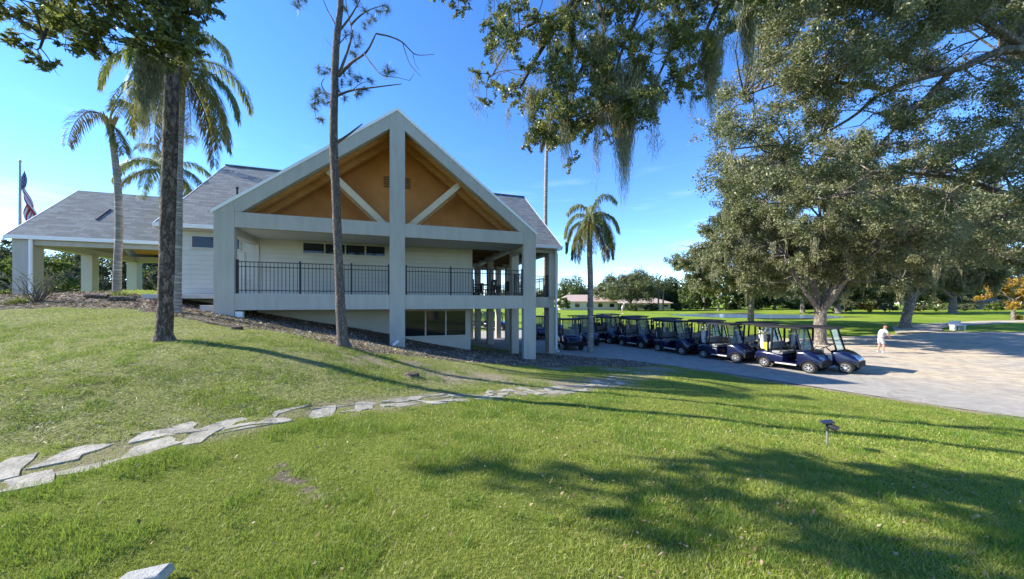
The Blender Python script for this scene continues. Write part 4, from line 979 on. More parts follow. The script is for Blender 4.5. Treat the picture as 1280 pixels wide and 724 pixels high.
# ------------------------------------------------------------------ people: one skinned body each, clothes over it
M_SKIN = plain('tanned skin', (.45, .24, .16), .6, var=.08); M_SHIRT = plain('pale grey shirt', (.48, .49, .52), .85, var=.06); M_SHORT = plain('grey shorts', (.36, .36, .34), .85, var=.06)
M_SHOE = plain('white shoes', (.7, .7, .7), .6, var=.05); M_HAIR = plain('grey hair', (.25, .22, .2), .8); M_CAPR = plain('rust red cap', (.24, .12, .085), .8)
def skin(name, verts, edges, rad, mat, parent, sub=2, root=0):
    me = bpy.data.meshes.new(name); me.from_pydata(verts, edges, []); o = bpy.data.objects.new(name, me); COL.objects.link(o)
    if parent is not None: o.parent = parent
    o.modifiers.new('skin', 'SKIN'); sv = me.skin_vertices[0].data
    for q, r_ in zip(sv, rad): q.radius = (r_, r_) if not hasattr(r_, '__len__') else r_
    sv[root].use_root = True
    s_ = o.modifiers.new('sub', 'SUBSURF'); s_.levels = sub; s_.render_levels = sub; me.materials.append(mat); me.polygons.foreach_set('use_smooth', [True]*len(me.polygons))
    return o
def person(x, y, rz, label, shirt, cap, lean=.28, swing=False):
    p0 = empty('person', (x, y, gz(x, y)+.014), rz); tag(p0, label, 'person')
    l = lean   # faces local -y, trunk bent forward a little
    pel = (0, 0, .93); waist = (0, -.05*l, 1.05); chest = (0, -.5*l, 1.30); neckb = (0, -.78*l, 1.47); neck = (0, -.90*l, 1.53); head = (0, -1.1*l, 1.60); top = (0, -1.2*l, 1.72)
    sh = lambda s: (s*.19, -.72*l, 1.42)
    el = lambda s: (s*.24, -.9*l-.05, 1.14); wr = lambda s: (s*.06, -.9*l-.24, .98 if not swing else 1.02); hn = lambda s: (s*.03, -.9*l-.29, .93 if not swing else .97)
    hip = lambda s: (s*.10, .01, .90); kn = lambda s: (s*.13, -.05+s*.03, .49); an = lambda s: (s*.14, .03+s*.05, .09); to = lambda s: (s*.16, -.15+s*.05, .035)
    vs = [pel, waist, chest, neckb, neck, head, top]; rd = [.135, .13, (.16, .12), .075, .055, .088, .06]; ed = [(0, 1), (1, 2), (2, 3), (3, 4), (4, 5), (5, 6)]
    for s in (-1, 1):
        i = len(vs); vs += [sh(s), el(s), wr(s), hn(s)]; rd += [.062, .044, .03, .034]; ed += [(2, i), (i, i+1), (i+1, i+2), (i+2, i+3)]
        j = len(vs); vs += [hip(s), kn(s), an(s), to(s)]; rd += [.095, .06, .042, .035]; ed += [(0, j), (j, j+1), (j+1, j+2), (j+2, j+3)]
    skin('body', vs, ed, rd, M_SKIN, p0)
    # shirt and shorts follow the body, a little wider
    sv = [waist, chest, neckb]; sr = [(.17, .16), (.195, .155), .088]; se = [(0, 1), (1, 2)]; sv.insert(0, (0, .0, .93)); sr.insert(0, (.175, .165)); se = [(0, 1), (1, 2), (2, 3)]
    for s in (-1, 1):
        i = len(sv); a, b_ = Vector(sh(s)), Vector(el(s)); sv += [tuple(a), tuple(a.lerp(b_, .62))]; sr += [.088, .082]; se += [(2, i), (i, i+1)]
    skin('shirt', sv, se, sr, shirt, p0)
    hv = [(0, .005, 1.0), (0, .01, .90)]; hr_ = [(.165, .155), (.17, .15)]; he = [(0, 1)]
    for s in (-1, 1):
        i = len(hv); a, b_ = Vector(hip(s)), Vector(kn(s)); hv += [tuple(a.lerp(b_, .3)), tuple(a.lerp(b_, .92))]; hr_ += [.108, .10]; he += [(1, i), (i, i+1)]
    skin('shorts', hv, he, hr_, M_SHORT, p0)
    for s in (-1, 1):
        a = Vector(an(s)); t = Vector(to(s)); skin('shoe', [tuple(a+Vector((0, .04, -.045))), tuple(a+Vector((0, -.06, -.04))), tuple(t+Vector((0, -.02, 0)))], [(0, 1), (1, 2)], [.048, .05, .04], M_SHOE, p0)
        MB().box((s*.03-.012, -1.1*l-.092, 1.615), (s*.03+.012, -1.1*l-.080, 1.625)).build('eye', M_BLK, p0)
        h0 = Vector(hn(s))
        for q in range(4): skin('finger', [tuple(h0+Vector((s*.012*q-s*.01, 0, -.01))), tuple(h0+Vector((s*.010*q-s*.01, -.02, -.055-.004*(q % 2)))), tuple(h0+Vector((s*.008*q-s*.01, -.008, -.085+.004*q)))], [(0, 1), (1, 2)], [.010, .009, .007], M_SKIN, p0, 1)
        skin('finger', [tuple(h0+Vector((-s*.02, -.01, .01))), tuple(h0+Vector((-s*.045, -.03, -.02))), tuple(h0+Vector((-s*.04, -.04, -.045)))], [(0, 1), (1, 2)], [.011, .010, .008], M_SKIN, p0, 1)
    hc = Vector(head)
    MB().lathe([(.105, -.0), (.106, .04), (.09, .09), (.05, .122), (.005, .13)], 16, Matrix.Translation(hc+Vector((0, .0, .02)))).build('cap', cap, p0, smooth=True)
    MB().prism([(-.08, -.09), (.08, -.09), (.06, -.19), (-.06, -.19)], 'z', 0, .012).build('cap_brim', cap, p0).location = hc+Vector((0, 0, .03))
    MB().loft([[(hc.x-.014, hc.y-.08, hc.z+.01), (hc.x+.014, hc.y-.08, hc.z+.01), (hc.x, hc.y-.085, hc.z+.04)], [(hc.x-.01, hc.y-.112, hc.z-.012), (hc.x+.01, hc.y-.112, hc.z-.012), (hc.x, hc.y-.10, hc.z+.0)]]).build('nose', M_SKIN, p0)
    return p0
g_ = ground_at(1101, 441); person(g_[0], g_[1], R(75), 'man in pale grey shirt and grey shorts looking down on the sunny lot', M_SHIRT, M_CAPR, .22).scale = (.95, .95, .95)
g2_ = at(778, 391, 57); person(g2_.x, g2_.y, R(35), 'distant golfer in white shirt standing on the fairway', M_SHOE, M_SHOE, .3)
a = Vector((g2_.x-.1, g2_.y-.55, gz(g2_.x, g2_.y)))
gc = MB().tube([a+Vector((.02, .17, .97)), a+Vector((-.25, -.2, .05))], .012, 6).box(tuple(a+Vector((-.31, -.24, .0))), tuple(a+Vector((-.2, -.18, .06)))).build('golf_club', M_STEEL); tag(gc, 'golf club held by the distant golfer on the fairway', 'golf club')
# ------------------------------------------------------------------ foliage tools
def unit(n):
    v = rng.normal(size=(n, 3)); return v/np.linalg.norm(v, axis=1, keepdims=True)
def leaf_quads(C, L, Wd, flat=.0, jit=.35):
    n = len(C); a = unit(n); a[:, 2] *= (1-flat); a /= np.linalg.norm(a, axis=1, keepdims=True)
    b = np.cross(a, unit(n)); b /= np.linalg.norm(b, axis=1, keepdims=True)
    l = (L*rng.uniform(1-jit, 1+jit, n))[:, None]/2; w_ = (Wd*rng.uniform(1-jit, 1+jit, n))[:, None]/2
    return np.stack([C-a*l, C+b*w_-a*l*.1, C+a*l, C-b*w_-a*l*.1], 1)
def clump_leaves(cent, rad, n, tw=11, spread=.11, droop=.0):
    cent = np.asarray(cent, float); rad = np.asarray(rad, float); k = len(cent)
    p = rad**2/np.sum(rad**2); ci = rng.choice(k, n, p=p); ti = rng.integers(0, tw, n)
    dirs = unit(k*tw).reshape(k, tw, 3); dirs[..., 2] = dirs[..., 2]*.75+.12
    ln = rng.uniform(.55, 1.25, (k, tw))
    u = rng.random(n)**.55; r = rad[ci]
    P = cent[ci]+dirs[ci, ti]*(u*r*ln[ci, ti])[:, None]+rng.normal(0, 1, (n, 3))*(spread*r)[:, None]
    P[:, 2] -= droop*(u*r)**2
    return P
def curve_pts(a, b, sag=0.0, n=6, wob=.06):
    a = Vector(a); b = Vector(b); L = (b-a).length; out = []
    w1 = Vector((rnd.uniform(-1, 1), rnd.uniform(-1, 1), rnd.uniform(-1, 1)))*L*wob; w2 = Vector((rnd.uniform(-1, 1), rnd.uniform(-1, 1), rnd.uniform(-1, 1)))*L*wob
    for i in range(n+1):
        t = i/n; p = a.lerp(b, t)+w1*math.sin(math.pi*t)+w2*math.sin(2*math.pi*t); p.z -= sag*L*4*t*(1-t); out.append(p)
    return out
def poly_pts(pts, k=5):
    """smooth a chain of points"""
    P = [Vector(p) for p in pts]; out = []
    for i in range(len(P)-1):
        p0, p1, p2, p3 = P[max(i-1, 0)], P[i], P[i+1], P[min(i+2, len(P)-1)]
        for q in range(k):
            t = q/k; out.append(.5*((2*p1)+(p2-p0)*t+(2*p0-5*p1+4*p2-p3)*t*t+(3*p1-p0-3*p2+p3)*t**3))
    return out+[P[-1]]
def taper(n, r0, r1, p=1.0): return [r0+(r1-r0)*(i/(n-1))**p for i in range(n)]
def moss_quads(tops, lens, wid, per, sw=.006, m=9):
    """hanging strands: separate little ribbons that fall and tangle"""
    out = []
    for T_, L_, W_, n in zip(tops, lens, wid, per):
        a = rng.uniform(0, 2*np.pi, n); r = W_*np.sqrt(rng.random(n)); s = rng.random(n)
        x = r*np.cos(a); y = r*np.sin(a); ln = L_*(.25+.75*rng.random(n)**1.3)*(1-.45*(r/W_)**2)
        z0 = -rng.random(n)*.28*L_
        px, py, pz_ = x.copy(), y.copy(), z0.copy(); st = ln/m
        for q in range(m):
            f = q/m
            nx = px*.93+rng.normal(0, .016, n); ny = py*.93+rng.normal(0, .016, n); nz = pz_-st*rng.uniform(.6, 1.2, n)
            d = rng.normal(0, 1, (n, 2)); d /= np.linalg.norm(d, axis=1, keepdims=True); w_ = sw*(1.25-f)*rng.uniform(.5, 1.4, n)
            A = np.stack([px, py, pz_], -1)+T_; Bq = np.stack([nx, ny, nz], -1)+T_; D = np.stack([d[:, 0]*w_, d[:, 1]*w_, 0*w_], -1)
            out.append(np.stack([A-D, A+D, Bq+D*.8, Bq-D*.8], 1)); px, py, pz_ = nx, ny, nz
    return np.concatenate(out)
OAKC = [(0, (.045, .055, .02)), (.35, (.105, .12, .04)), (.65, (.175, .19, .08)), (.88, (.26, .265, .135)), (1, (.36, .35, .22))]
M_OAK = leaf_mat('live oak leaf', OAKC, trans=.36, gloss=.05, patch=(.55, (.20, .20, .105), .6), rough=.5)
M_OAKN = leaf_mat('near oak leaf', [(0, (.035, .048, .012)), (.4, (.095, .115, .03)), (.75, (.17, .19, .05)), (.93, (.27, .28, .08)), (1, (.36, .33, .16))], trans=.42, gloss=.06, rough=.42)
M_DARK = leaf_mat('dense dark leaf', [(0, (.012, .026, .007)), (.5, (.028, .055, .011)), (1, (.07, .105, .02))], trans=.25, gloss=.05, patch=(.25, (.05, .085, .02), .6))
M_FAR = leaf_mat('far mixed leaf', [(0, (.035, .05, .016)), (.5, (.075, .095, .03)), (1, (.15, .165, .065))], trans=.25, gloss=.04, patch=(.22, (.11, .115, .055), .6))
M_GREY = leaf_mat('grey green leaf', [(0, (.05, .055, .035)), (.5, (.10, .105, .065)), (1, (.19, .185, .13))], trans=.2, gloss=.03)
M_BRIGHT = leaf_mat('bright green leaf', [(0, (.05, .09, .012)), (.5, (.10, .155, .02)), (1, (.19, .24, .04))], trans=.35, gloss=.05)
M_GOLD2 = leaf_mat('golden leaf', [(0, (.22, .12, .012)), (.5, (.38, .21, .025)), (1, (.52, .33, .06))], trans=.35, gloss=.03)
M_MOSS = leaf_mat('spanish moss', [(0, (.14, .135, .085)), (.5, (.26, .25, .16)), (1, (.40, .38, .27))], trans=.45, gloss=.01)
M_OBARK = bark_mat('oak bark', (.07, .055, .042), (.36, .32, .27), 7.0, (1, 1, .35))
M_PBARK = bark_mat('pine bark', (.03, .022, .018), (.36, .28, .23), 9.0, (1, 1, .4), 1.0)
M_PBARK2 = bark_mat('grey pine bark', (.085, .07, .062), (.44, .37, .33), 13.0, (1, 1, .4), 1.0)
M_TWIG = plain('dark twig', (.05, .04, .033), .9, var=.3, scale=8)

def crowned(root, trunk_pts, trunk_rad, limbs, clumps, crad, n_leaf, L, Wd, lmat, bmat, moss=0, nseg=10, thin=.03, mlen=1.0, spread=.11, msw=.012, droop=0.0, tw=11, twig_mat=None):
    """trunk, limbs and a crown whose clumps hang on branches grown from the nearest limb; everything in world space, then parented"""
    o = Vector(root.location)
    tb_ = MB(); tb_.tube([p-o for p in trunk_pts], trunk_rad, nseg, wob=.05)
    lb = MB(); pts = []
    for lp, lr in limbs:
        lb.tube([p-o for p in lp], lr, 8, wob=.06); pts += list(lp)
    PA = np.array([tuple(p) for p in pts])
    for c_, r_ in zip(clumps, crad):
        d = np.linalg.norm(PA-np.array(c_), axis=1)+.35*np.maximum(0, PA[:, 2]-c_[2]); i = int(np.argmin(d)); a = Vector(PA[i])
        q = curve_pts(a, Vector(c_), -.06, 5, .09); lb.tube([p-o for p in q], taper(6, thin*(.6+.5*min(2, d[i]/3)), thin*.3), 5, cap=False)
        for _ in range(3):
            e = Vector(c_)+Vector(unit(1)[0])*r_*.9; lb.tube([p-o for p in curve_pts(q[4], e, 0, 3, .1)], taper(4, thin*.35, thin*.12), 4, cap=False)
    tr = tb_.build('trunk', bmat, root, smooth=60)
    lb.build('limbs', twig_mat or bmat, root, smooth=60)
    P = clump_leaves(clumps, crad, n_leaf, tw, spread, droop)-np.array(o)
    np_mesh('crown', leaf_quads(P, L, Wd), 4, lmat, root)
    if moss:
        k = rng.choice(len(clumps), moss); T_ = np.array(clumps)[k]-np.array(o)+rng.normal(0, .4, (moss, 3))*np.array(crad)[k][:, None]
        np_mesh('moss', moss_quads(T_, rng.uniform(.4, 1.0, moss)*mlen, rng.uniform(.05, .16, moss)*max(1, mlen*.8), np.full(moss, 34), msw, 7), 4, M_MOSS, root)
    return root
def ell_clumps(c, r, n, inner=.35, floor=-.75, seed=0):
    out = []; g = np.random.default_rng(seed+5)
    while len(out) < n:
        v = g.normal(size=3); v /= np.linalg.norm(v); q = g.uniform(inner**2, 1)**.5
        p = v*q
        if p[2] < floor*(.6+.5*g.random()): continue
        out.append((c[0]+p[0]*r[0], c[1]+p[1]*r[1], c[2]+p[2]*r[2]))
    return out
def oak(name, label, x, y, tr, fork, c, r, ncl, crad, n_leaf, L, mat=None, seed=1, nl=6, moss=40, group=None, lean=(0, 0), mlen=1.2, bmat=None, msw=.02):
    z = gz(x, y); root = empty(name, (x, y, z)); tag(root, label, 'tree', group)
    rnd.seed(seed); cl = ell_clumps(c, r, ncl, .3, -.7, seed); cr_ = np.random.default_rng(seed).uniform(.65, 1.25, ncl)*crad
    top = Vector((x+lean[0], y+lean[1], z+fork))
    tp = [Vector((x, y, z-.3)), Vector((x, y, z+.05)), Vector((x, y, z+.35)), Vector((x+lean[0]*.4, y+lean[1]*.4, z+fork*.55)), top]
    trad = [tr*1.55, tr*1.42, tr*1.12, tr*.95, tr*.92]
    limbs = []; ang = rnd.uniform(0, 6.28)
    for k in range(nl):
        a = ang+k*6.283/nl+rnd.uniform(-.3, .3); f = rnd.uniform(.55, .85)
        e = Vector((c[0]+math.cos(a)*r[0]*f, c[1]+math.sin(a)*r[1]*f, c[2]+r[2]*rnd.uniform(-.25, .55)))
        s_ = top-Vector((0, 0, rnd.uniform(.0, .5)*fork*.4)); q = curve_pts(s_, e, -.07, 9, .07)
        limbs.append((q, taper(10, tr*rnd.uniform(.48, .66), tr*.08, .8)))
        for _ in range(2):
            b_ = q[rnd.randint(3, 6)]; e2 = e+Vector((rnd.uniform(-1, 1)*r[0]*.35, rnd.uniform(-1, 1)*r[1]*.35, rnd.uniform(-.3, .5)*r[2]))
            limbs.append((curve_pts(b_, e2, -.04, 6, .09), taper(7, tr*.24, tr*.05)))
    crowned(root, poly_pts(tp, 4), np.interp(np.linspace(0, 4, 17), range(5), trad).tolist(), limbs, cl, cr_, n_leaf, L, L*.5, mat or M_OAK, bmat or M_OBARK, moss, 14, .045*max(1, tr/.5), mlen, msw=msw)
    return root

# the oaks on the right beyond the pavement
g = ground_at(1020, 430); oak('live_oak', 'large mossy live oak with stout trunk right behind the foremost golf carts', 22.3, 24.8, .37, 2.6, (23.2, 25.5, 8.6), (8.4, 6.5, 6.6), 190, 1.15, 260000, .15, seed=3, nl=8, moss=260, group='live oaks', lean=(.3, .2), mlen=2.0)
oak('live_oak', 'mossy live oak with pale leaning forked trunk on the lawn strip at right', 38.2, 33.2, .36, 3.4, (41, 34, 8.8), (10.8, 7, 7.0), 170, 1.35, 200000, .19, seed=8, nl=8, moss=260, group='live oaks', lean=(1.3, .4), mlen=2.2, msw=.025)
oak('live_oak', 'smaller live oak with slim dark trunk in front of the pond', 26.7, 38.2, .29, 2.9, (25.3, 38, 7.6), (7.0, 6, 5.6), 120, 1.2, 140000, .19, seed=12, nl=6, moss=60, group='live oaks', mlen=1.6, lean=(.1, 0), msw=.025)
oak('live_oak', 'far live oak behind the forked one near the right edge', 80, 62, .5, 3.4, (78, 62, 10), (12, 8, 8.5), 120, 1.9, 90000, .30, seed=16, nl=6, moss=30, group='live oaks', msw=.03, mlen=2)
oak('live_oak', 'far live oak seen between the two big oak trunks', 61, 64, .42, 3.4, (59, 65, 9), (10, 7, 6.5), 110, 1.7, 90000, .28, seed=19, nl=6, moss=40, group='live oaks', msw=.03, mlen=2)
x_, y_ = 41.5, 58
oak('live_oak', 'live oak with thin pale trunk standing by the pond behind the stout mossy oak', 57, 67, .36, 3.2, (56.5, 67, 7.8), (8, 6, 6), 90, 1.6, 80000, .28, seed=23, nl=5, moss=30, group='live oaks', msw=.03, mlen=2)

# ------------------------------------------------------------------ overhanging oaks: their trunks stand outside the picture
def px_clumps(poly, n, y0, y1, seed, shrink=None):
    g = np.random.default_rng(seed); a = np.array(poly); out = []
    while len(out) < n:
        p = (g.uniform(a[:, 0].min(), a[:, 0].max()), g.uniform(a[:, 1].min(), a[:, 1].max()))
        if in_poly(np.array([p[0]]), np.array([p[1]]), poly)[0]: out.append(tuple(at(p[0], p[1], g.uniform(y0, y1))))
    return out
def big_moss(px, py0, py1, Y, wpx, n, label, sw=.004):
    T_ = at(px, py0, Y); L_ = (py1-py0)/F*Y
    m_ = np_mesh('spanish_moss', moss_quads([np.zeros(3)], [L_], [wpx/F*Y/2], [n], sw, 16), 4, M_MOSS); m_.location = T_
    tag(m_, label, 'spanish moss', 'hanging moss beards')
# middle: a limb of the oak behind the camera reaches over and droops
root = empty('live_oak', (5.5, -3.5, gz(5.5, -3.5))); tag(root, 'overhanging oak bough with drooping leafy sprays and moss right of the gable', 'tree', 'overhanging oaks')
MID = [(592,-60),(612,20),(594,75),(600,118),(625,125),(648,150),(665,180),(700,196),(722,206),(738,180),(770,170),(800,165),(818,135),(840,120),(872,135),(893,95),(905,65),(960,50),(1000,-60)]
cl = px_clumps(MID, 120, 4.6, 6.6, 31)+px_clumps([(580,-330),(1050,-330),(1050,-40),(560,-40)], 60, 4.4, 6.4, 32)
lit = [at(606,128,5.2), at(598,92,5.2), at(660,182,5.3), at(715,205,5.1), at(545,-8,5.0), at(580,2,5.0), at(572,12,5.1), at(818,130,5.6), at(880,120,5.7)]
cl += [tuple(p) for p in lit]; cr_ = np.r_[rng.uniform(.22, .42, 180), np.full(len(lit), .17)]
tz0 = root.location.z
limbs = []
A = Vector((5.2, -2.8, tz0+4.2))
main = poly_pts([A, (5, -.2, 9.8), at(900, -120, 4.6), at(820, -60, 5.2), at(740, -20, 5.5), at(690, 40, 5.6), at(650, 110, 5.5)], 5); limbs.append((main, taper(len(main), .24, .018, .8)))
for pts, r_ in (([at(820,-60,5.2), at(800,10,5.5), at(775,70,5.6), at(760,140,5.7)], .05), ([at(740,-20,5.5), at(755,40,5.3), at(722,95,5.2), at(712,170,5.1)], .04), ([at(690,20,5.6), at(650,40,5.3), at(615,95,5.2)], .03),
                ([at(900,-120,4.6), at(905,-20,5.4), at(880,50,5.7), at(885,110,5.8)], .05), ([at(820,-60,5.2), at(850,20,5.9), at(830,80,6.0), at(805,130,6.0)], .04), ([at(740,-20,5.5), at(640,-40,5.2), at(585,-5,5.0), at(545,-12,5.0)], .03), ([A, (6.5, -6, 9), (5, -9, 11)], .2), ([A, (8, -4, 9.5), (11, -3, 11)], .18)):
    q = poly_pts(pts, 4); limbs.append((q, taper(len(q), r_, .01)))
crowned(root, poly_pts([(5.5, -3.5, tz0-.3), (5.5, -3.5, tz0+.4), (5.4, -3.2, tz0+2.5), A], 4), np.interp(np.linspace(0, 3, 13), range(4), [.7, .52, .45, .4]).tolist(), limbs, cl, cr_, 105000, .056, .021, M_OAKN, M_OBARK, moss=110, thin=.012, mlen=.75, spread=.075, msw=.003, droop=.35, tw=7, twig_mat=M_TWIG)
M2 = 'hanging from the overhanging oak bough'
big_moss(780, 85, 250, 5.0, 50, 1500, 'largest long grey green moss beard, '+M2, .004); big_moss(752, 60, 185, 5.1, 34, 700, 'pale moss beard left of the largest one, '+M2, .0035)
big_moss(888, 45, 158, 5.4, 30, 620, 'narrow moss beard in the sky gap beside the right hand canopy', .0035); big_moss(745, 150, 262, 5.4, 5, 60, 'thin single moss strand reaching down toward the small palm', .003)
big_moss(664, 105, 188, 5.0, 12, 150, 'thin pale moss strand at the left side of the overhanging sprays'); big_moss(706, 120, 222, 4.9, 14, 220, 'pale moss strand midway along the overhanging sprays'); big_moss(818, 90, 186, 5.0, 14, 220, 'pale moss strand right of the largest beard'); big_moss(935, 10, 118, 5.6, 18, 260, 'moss beard where the overhanging bough meets the right hand canopy'); big_moss(866, 110, 170, 5.8, 5, 36, 'short thin moss strand left of the narrow beard', .003)
# left: bough of the oak outside the left edge
root = empty('live_oak', (-13, -2, gz(-13, -2))); tag(root, 'overhanging oak bough with dark pointed leaves at the top left corner', 'tree', 'overhanging oaks')
LEFT = [(-30,-50),(-10,20),(30,28),(60,40),(105,48),(130,62),(165,72),(200,80),(235,72),(262,40),(268,-50)]
cl = px_clumps(LEFT, 64, 4.2, 5.4, 41)+[tuple(at(*p)) for p in ((18,52,4.6),(30,62,4.6),(52,78,4.5),(66,85,4.5),(88,58,4.7),(200,82,4.9),(222,80,5),(245,62,5))]
n0 = len(cl)
up = [q_ for q_ in px_clumps([(-420,-420),(240,-420),(260,-40),(-60,-40),(-420,-10)], 60, 3.0, 5.6, 42) if q_[0]+1.6*(q_[2]-1.2) > .6+max(0, 3.3-q_[1])*2.5]; cl += up
g = np.random.default_rng(43)
for _ in range(34): q_ = (g.uniform(-13, -5), g.uniform(2.2, 4.8), g.uniform(7.2, 11)); cl += [q_] if q_[0]+1.6*(q_[2]-1.2) > .6+max(0, 3.3-q_[1])*2.5 else []  # out-of-view clumps, kept only where their shade suits the lawn
for gx_, gy_ in ((-.5,3.55),(-.1,3.6),(.3,3.52),(.8,3.62),(1.3,3.5),(1.9,3.6),(.2,3.2),(1.0,3.15),(1.8,3.2),(2.5,3.0),(1.6,2.7),(2.4,2.6)): z_ = g.uniform(7.8, 10); cl.append((gx_-1.6*(z_-1.2), gy_+.137*(z_-1.2), z_))  # unseen leaf clumps added to cast shade streaks at these lawn spots
cr_ = np.r_[rng.uniform(.22, .38, 64), np.full(n0-64, .16), rng.uniform(.22, .40, len(cl)-n0)]
tz0 = root.location.z; A = Vector((-12.7, -1.7, tz0+4.4)); limbs = []
for pts, r_ in (([A, (-9.6, 2.2, 8.6), at(60, -90, 4.6), at(150, -20, 4.8), at(235, 20, 5)], .17), ([at(60,-90,4.6), at(70, -10, 4.6), at(50, 60, 4.5)], .03), ([at(150,-20,4.8), at(160, 30, 4.8), at(200, 70, 4.9)], .03), ([A, (-13.2, -3, 9), (-13, -4, 11.5)], .2), ([A, (-14, -3, 8.5), (-15, -4, 10)], .15), ([(-9.6, 2.2, 8.6), (-7.5, 3, 9.2), (-5.6, 2.4, 9.6)], .07)):
    q = poly_pts(pts, 4); limbs.append((q, taper(len(q), r_, .012)))
crowned(root, poly_pts([(-13, -2, tz0-.3), (-13, -2, tz0+.4), (-12.9, -1.9, tz0+2.5), A], 4), np.interp(np.linspace(0, 3, 13), range(4), [.6, .45, .38, .34]).tolist(), limbs, cl, cr_, 66000, .075, .026, M_OAKN, M_OBARK, moss=30, thin=.012, mlen=.45, spread=.06, msw=.003, tw=7, twig_mat=M_TWIG)
big_moss(178, 60, 200, 4.6, 16, 420, 'dark moss beard hanging left of the dark pine trunk', .0035); big_moss(194, 70, 170, 4.7, 20, 300, 'short moss beard close beside the dark pine trunk', .0035); big_moss(118, 52, 84, 4.7, 14, 90, 'small moss tuft under the top left bough', .003)
# right: great canopy of the oak outside the right edge
root = empty('live_oak', (25, 8.5, gz(25, 8.5))); tag(root, 'great spreading oak canopy with long dark limbs filling the upper right corner', 'tree', 'overhanging oaks')
RIGHT = [(925,-60),(935,10),(955,50),(930,80),(905,112),(893,160),(885,200),(888,232),(905,252),(960,268),(1010,258),(1050,270),(1110,262),(1160,290),(1200,320),(1240,330),(1330,330),(1500,250),(1500,-200),(1000,-200)]
cl = px_clumps(RIGHT, 520, 8.5, 13.5, 51)+px_clumps([(940,-60),(960,40),(1010,110),(1110,60),(1200,40),(1280,20),(1280,-60)], 60, 8, 11, 52); cr_ = rng.uniform(.45, .85, 580)
# a few windows of sky stay open between the boughs
holes = [(1115,95,20),(1095,135,16),(1140,118,18),(1110,165,14),(1060,40,14),(1215,75,20),(1240,50,18),(1180,150,14),(1060,125,12),(1020,75,13),(1250,110,16),(1130,50,12)]
keep = []
for i, c_ in enumerate(cl):
    px = CX+c_[0]/c_[1]*F; py = CY-(c_[2]-EYE)/c_[1]*F
    keep.append(all((px-a)**2+(py-b)**2 > (r_*.95)**2 for a, b, r_ in holes))
cl = [c_ for c_, k in zip(cl, keep) if k]; cr_ = cr_[keep]
limbs = []; tz0 = root.location.z; A = Vector((24.4, 8.6, tz0+4.5))
for pts, r_ in (([A, (19, 9, 8.5), at(1285,62,9.5), at(1190,88,9.8), at(1120,70,10.2), at(1040,20,10.6)], .20), ([at(1190,88,9.8), at(1110,112,10), at(1060,150,10.4), at(985,190,10.8)], .09), ([A, (20, 10, 6.8), at(1290,245,11), at(1190,222,11.2), at(1090,215,11.5), at(1000,232,11.8)], .16),
                ([at(1190,88,9.8), at(1150,130,10.4), at(1090,190,11)], .10), ([at(1285,62,9.5), at(1180,2,9.5), at(1090,8,9.8), at(1000,-10,10)], .10), ([A, (23, 10, 9), (20, 13, 12)], .22), ([A, (27, 8, 8.5), (31, 7, 11)], .25), ([at(1290,245,11), at(1230,290,11.5), at(1190,315,12)], .08), ([at(1090,215,11.5), at(1040,245,11.7), at(960,255,12)], .07), ([at(1110,112,10), at(1000,100,10.6), at(930,120,11)], .07)):
    q = poly_pts(pts, 5); limbs.append((q, taper(len(q), r_, .02, .8)))
crowned(root, poly_pts([(25, 8.5, tz0-.3), (25, 8.5, tz0+.4), (24.8, 8.5, tz0+2.5), A], 4), np.interp(np.linspace(0, 3, 13), range(4), [1.1, .85, .72, .62]).tolist(), limbs, cl, cr_, 520000, .078, .036, M_OAK, M_OBARK, moss=260, thin=.028, mlen=.9, spread=.11, msw=.006, tw=10)

# ------------------------------------------------------------------ pines
def needles(ctrs, dirs, n, L=.2, w_=.004):
    out = []
    for c_, d in zip(ctrs, dirs):
        v = unit(n)+np.array(d)*.55; v /= np.linalg.norm(v, axis=1, keepdims=True); s = np.cross(v, unit(n)); s /= np.linalg.norm(s, axis=1, keepdims=True)
        b = np.array(c_)+np.outer(rng.uniform(-.09, .09, n), d)
        out.append(np.stack([b-s*w_, b+s*w_, b+v*(L*rng.uniform(.6, 1.1, n))[:, None]-np.array([0, 0, .02])], 1))
    return np.concatenate(out)
M_NEED = leaf_mat('pine needle', [(0, (.03, .055, .02)), (.5, (.065, .10, .04)), (1, (.15, .17, .08))], trans=.2, gloss=.06)
M_BARE = plain('bare grey wood', (.11, .09, .08), .9, var=.3, scale=8)
def pine(label, path, rad, brs, tufts, bmat, extra=None):
    base = path[0]; root = empty('pine_tree', tuple(base)); tag(root, label, 'tree')
    path = [base, base.lerp(path[1], .28)]+path[1:]; rad = [rad[0]*1.35, rad[0]*1.3, (rad[0]+rad[1])/2]+rad[1:]
    q = poly_pts([base-Vector((0, 0, .3))]+path, 5); rr = np.interp(np.linspace(0, 1, len(q)), np.linspace(0, 1, len(rad)), rad).tolist()
    MB().tube([p-base for p in q], rr, 16, wob=.06).build('trunk', bmat, root, smooth=60)
    lb = MB()
    for pts, r_ in brs:
        s_ = poly_pts(pts, 4); lb.tube([p-base for p in s_], taper(len(s_), r_, r_*.28), 6, wob=.08)
    lb.build('branches', M_BARE if bmat is M_PBARK2 else bmat, root, smooth=60)
    C_ = [tuple(p-base) for p in tufts]; D_ = unit(len(C_)); D_[:, 2] = np.abs(D_[:, 2])
    np_mesh('needles', needles(C_, D_, 90), 3, M_NEED, root)
    return root
Y0 = 8.3
g = ground_at(429, 434); Y0 = g[1]; B0 = Vector((g[0], g[1], gz(*g)-.02))
P = lambda x, y, dy=0: at(x, y, Y0+dy)
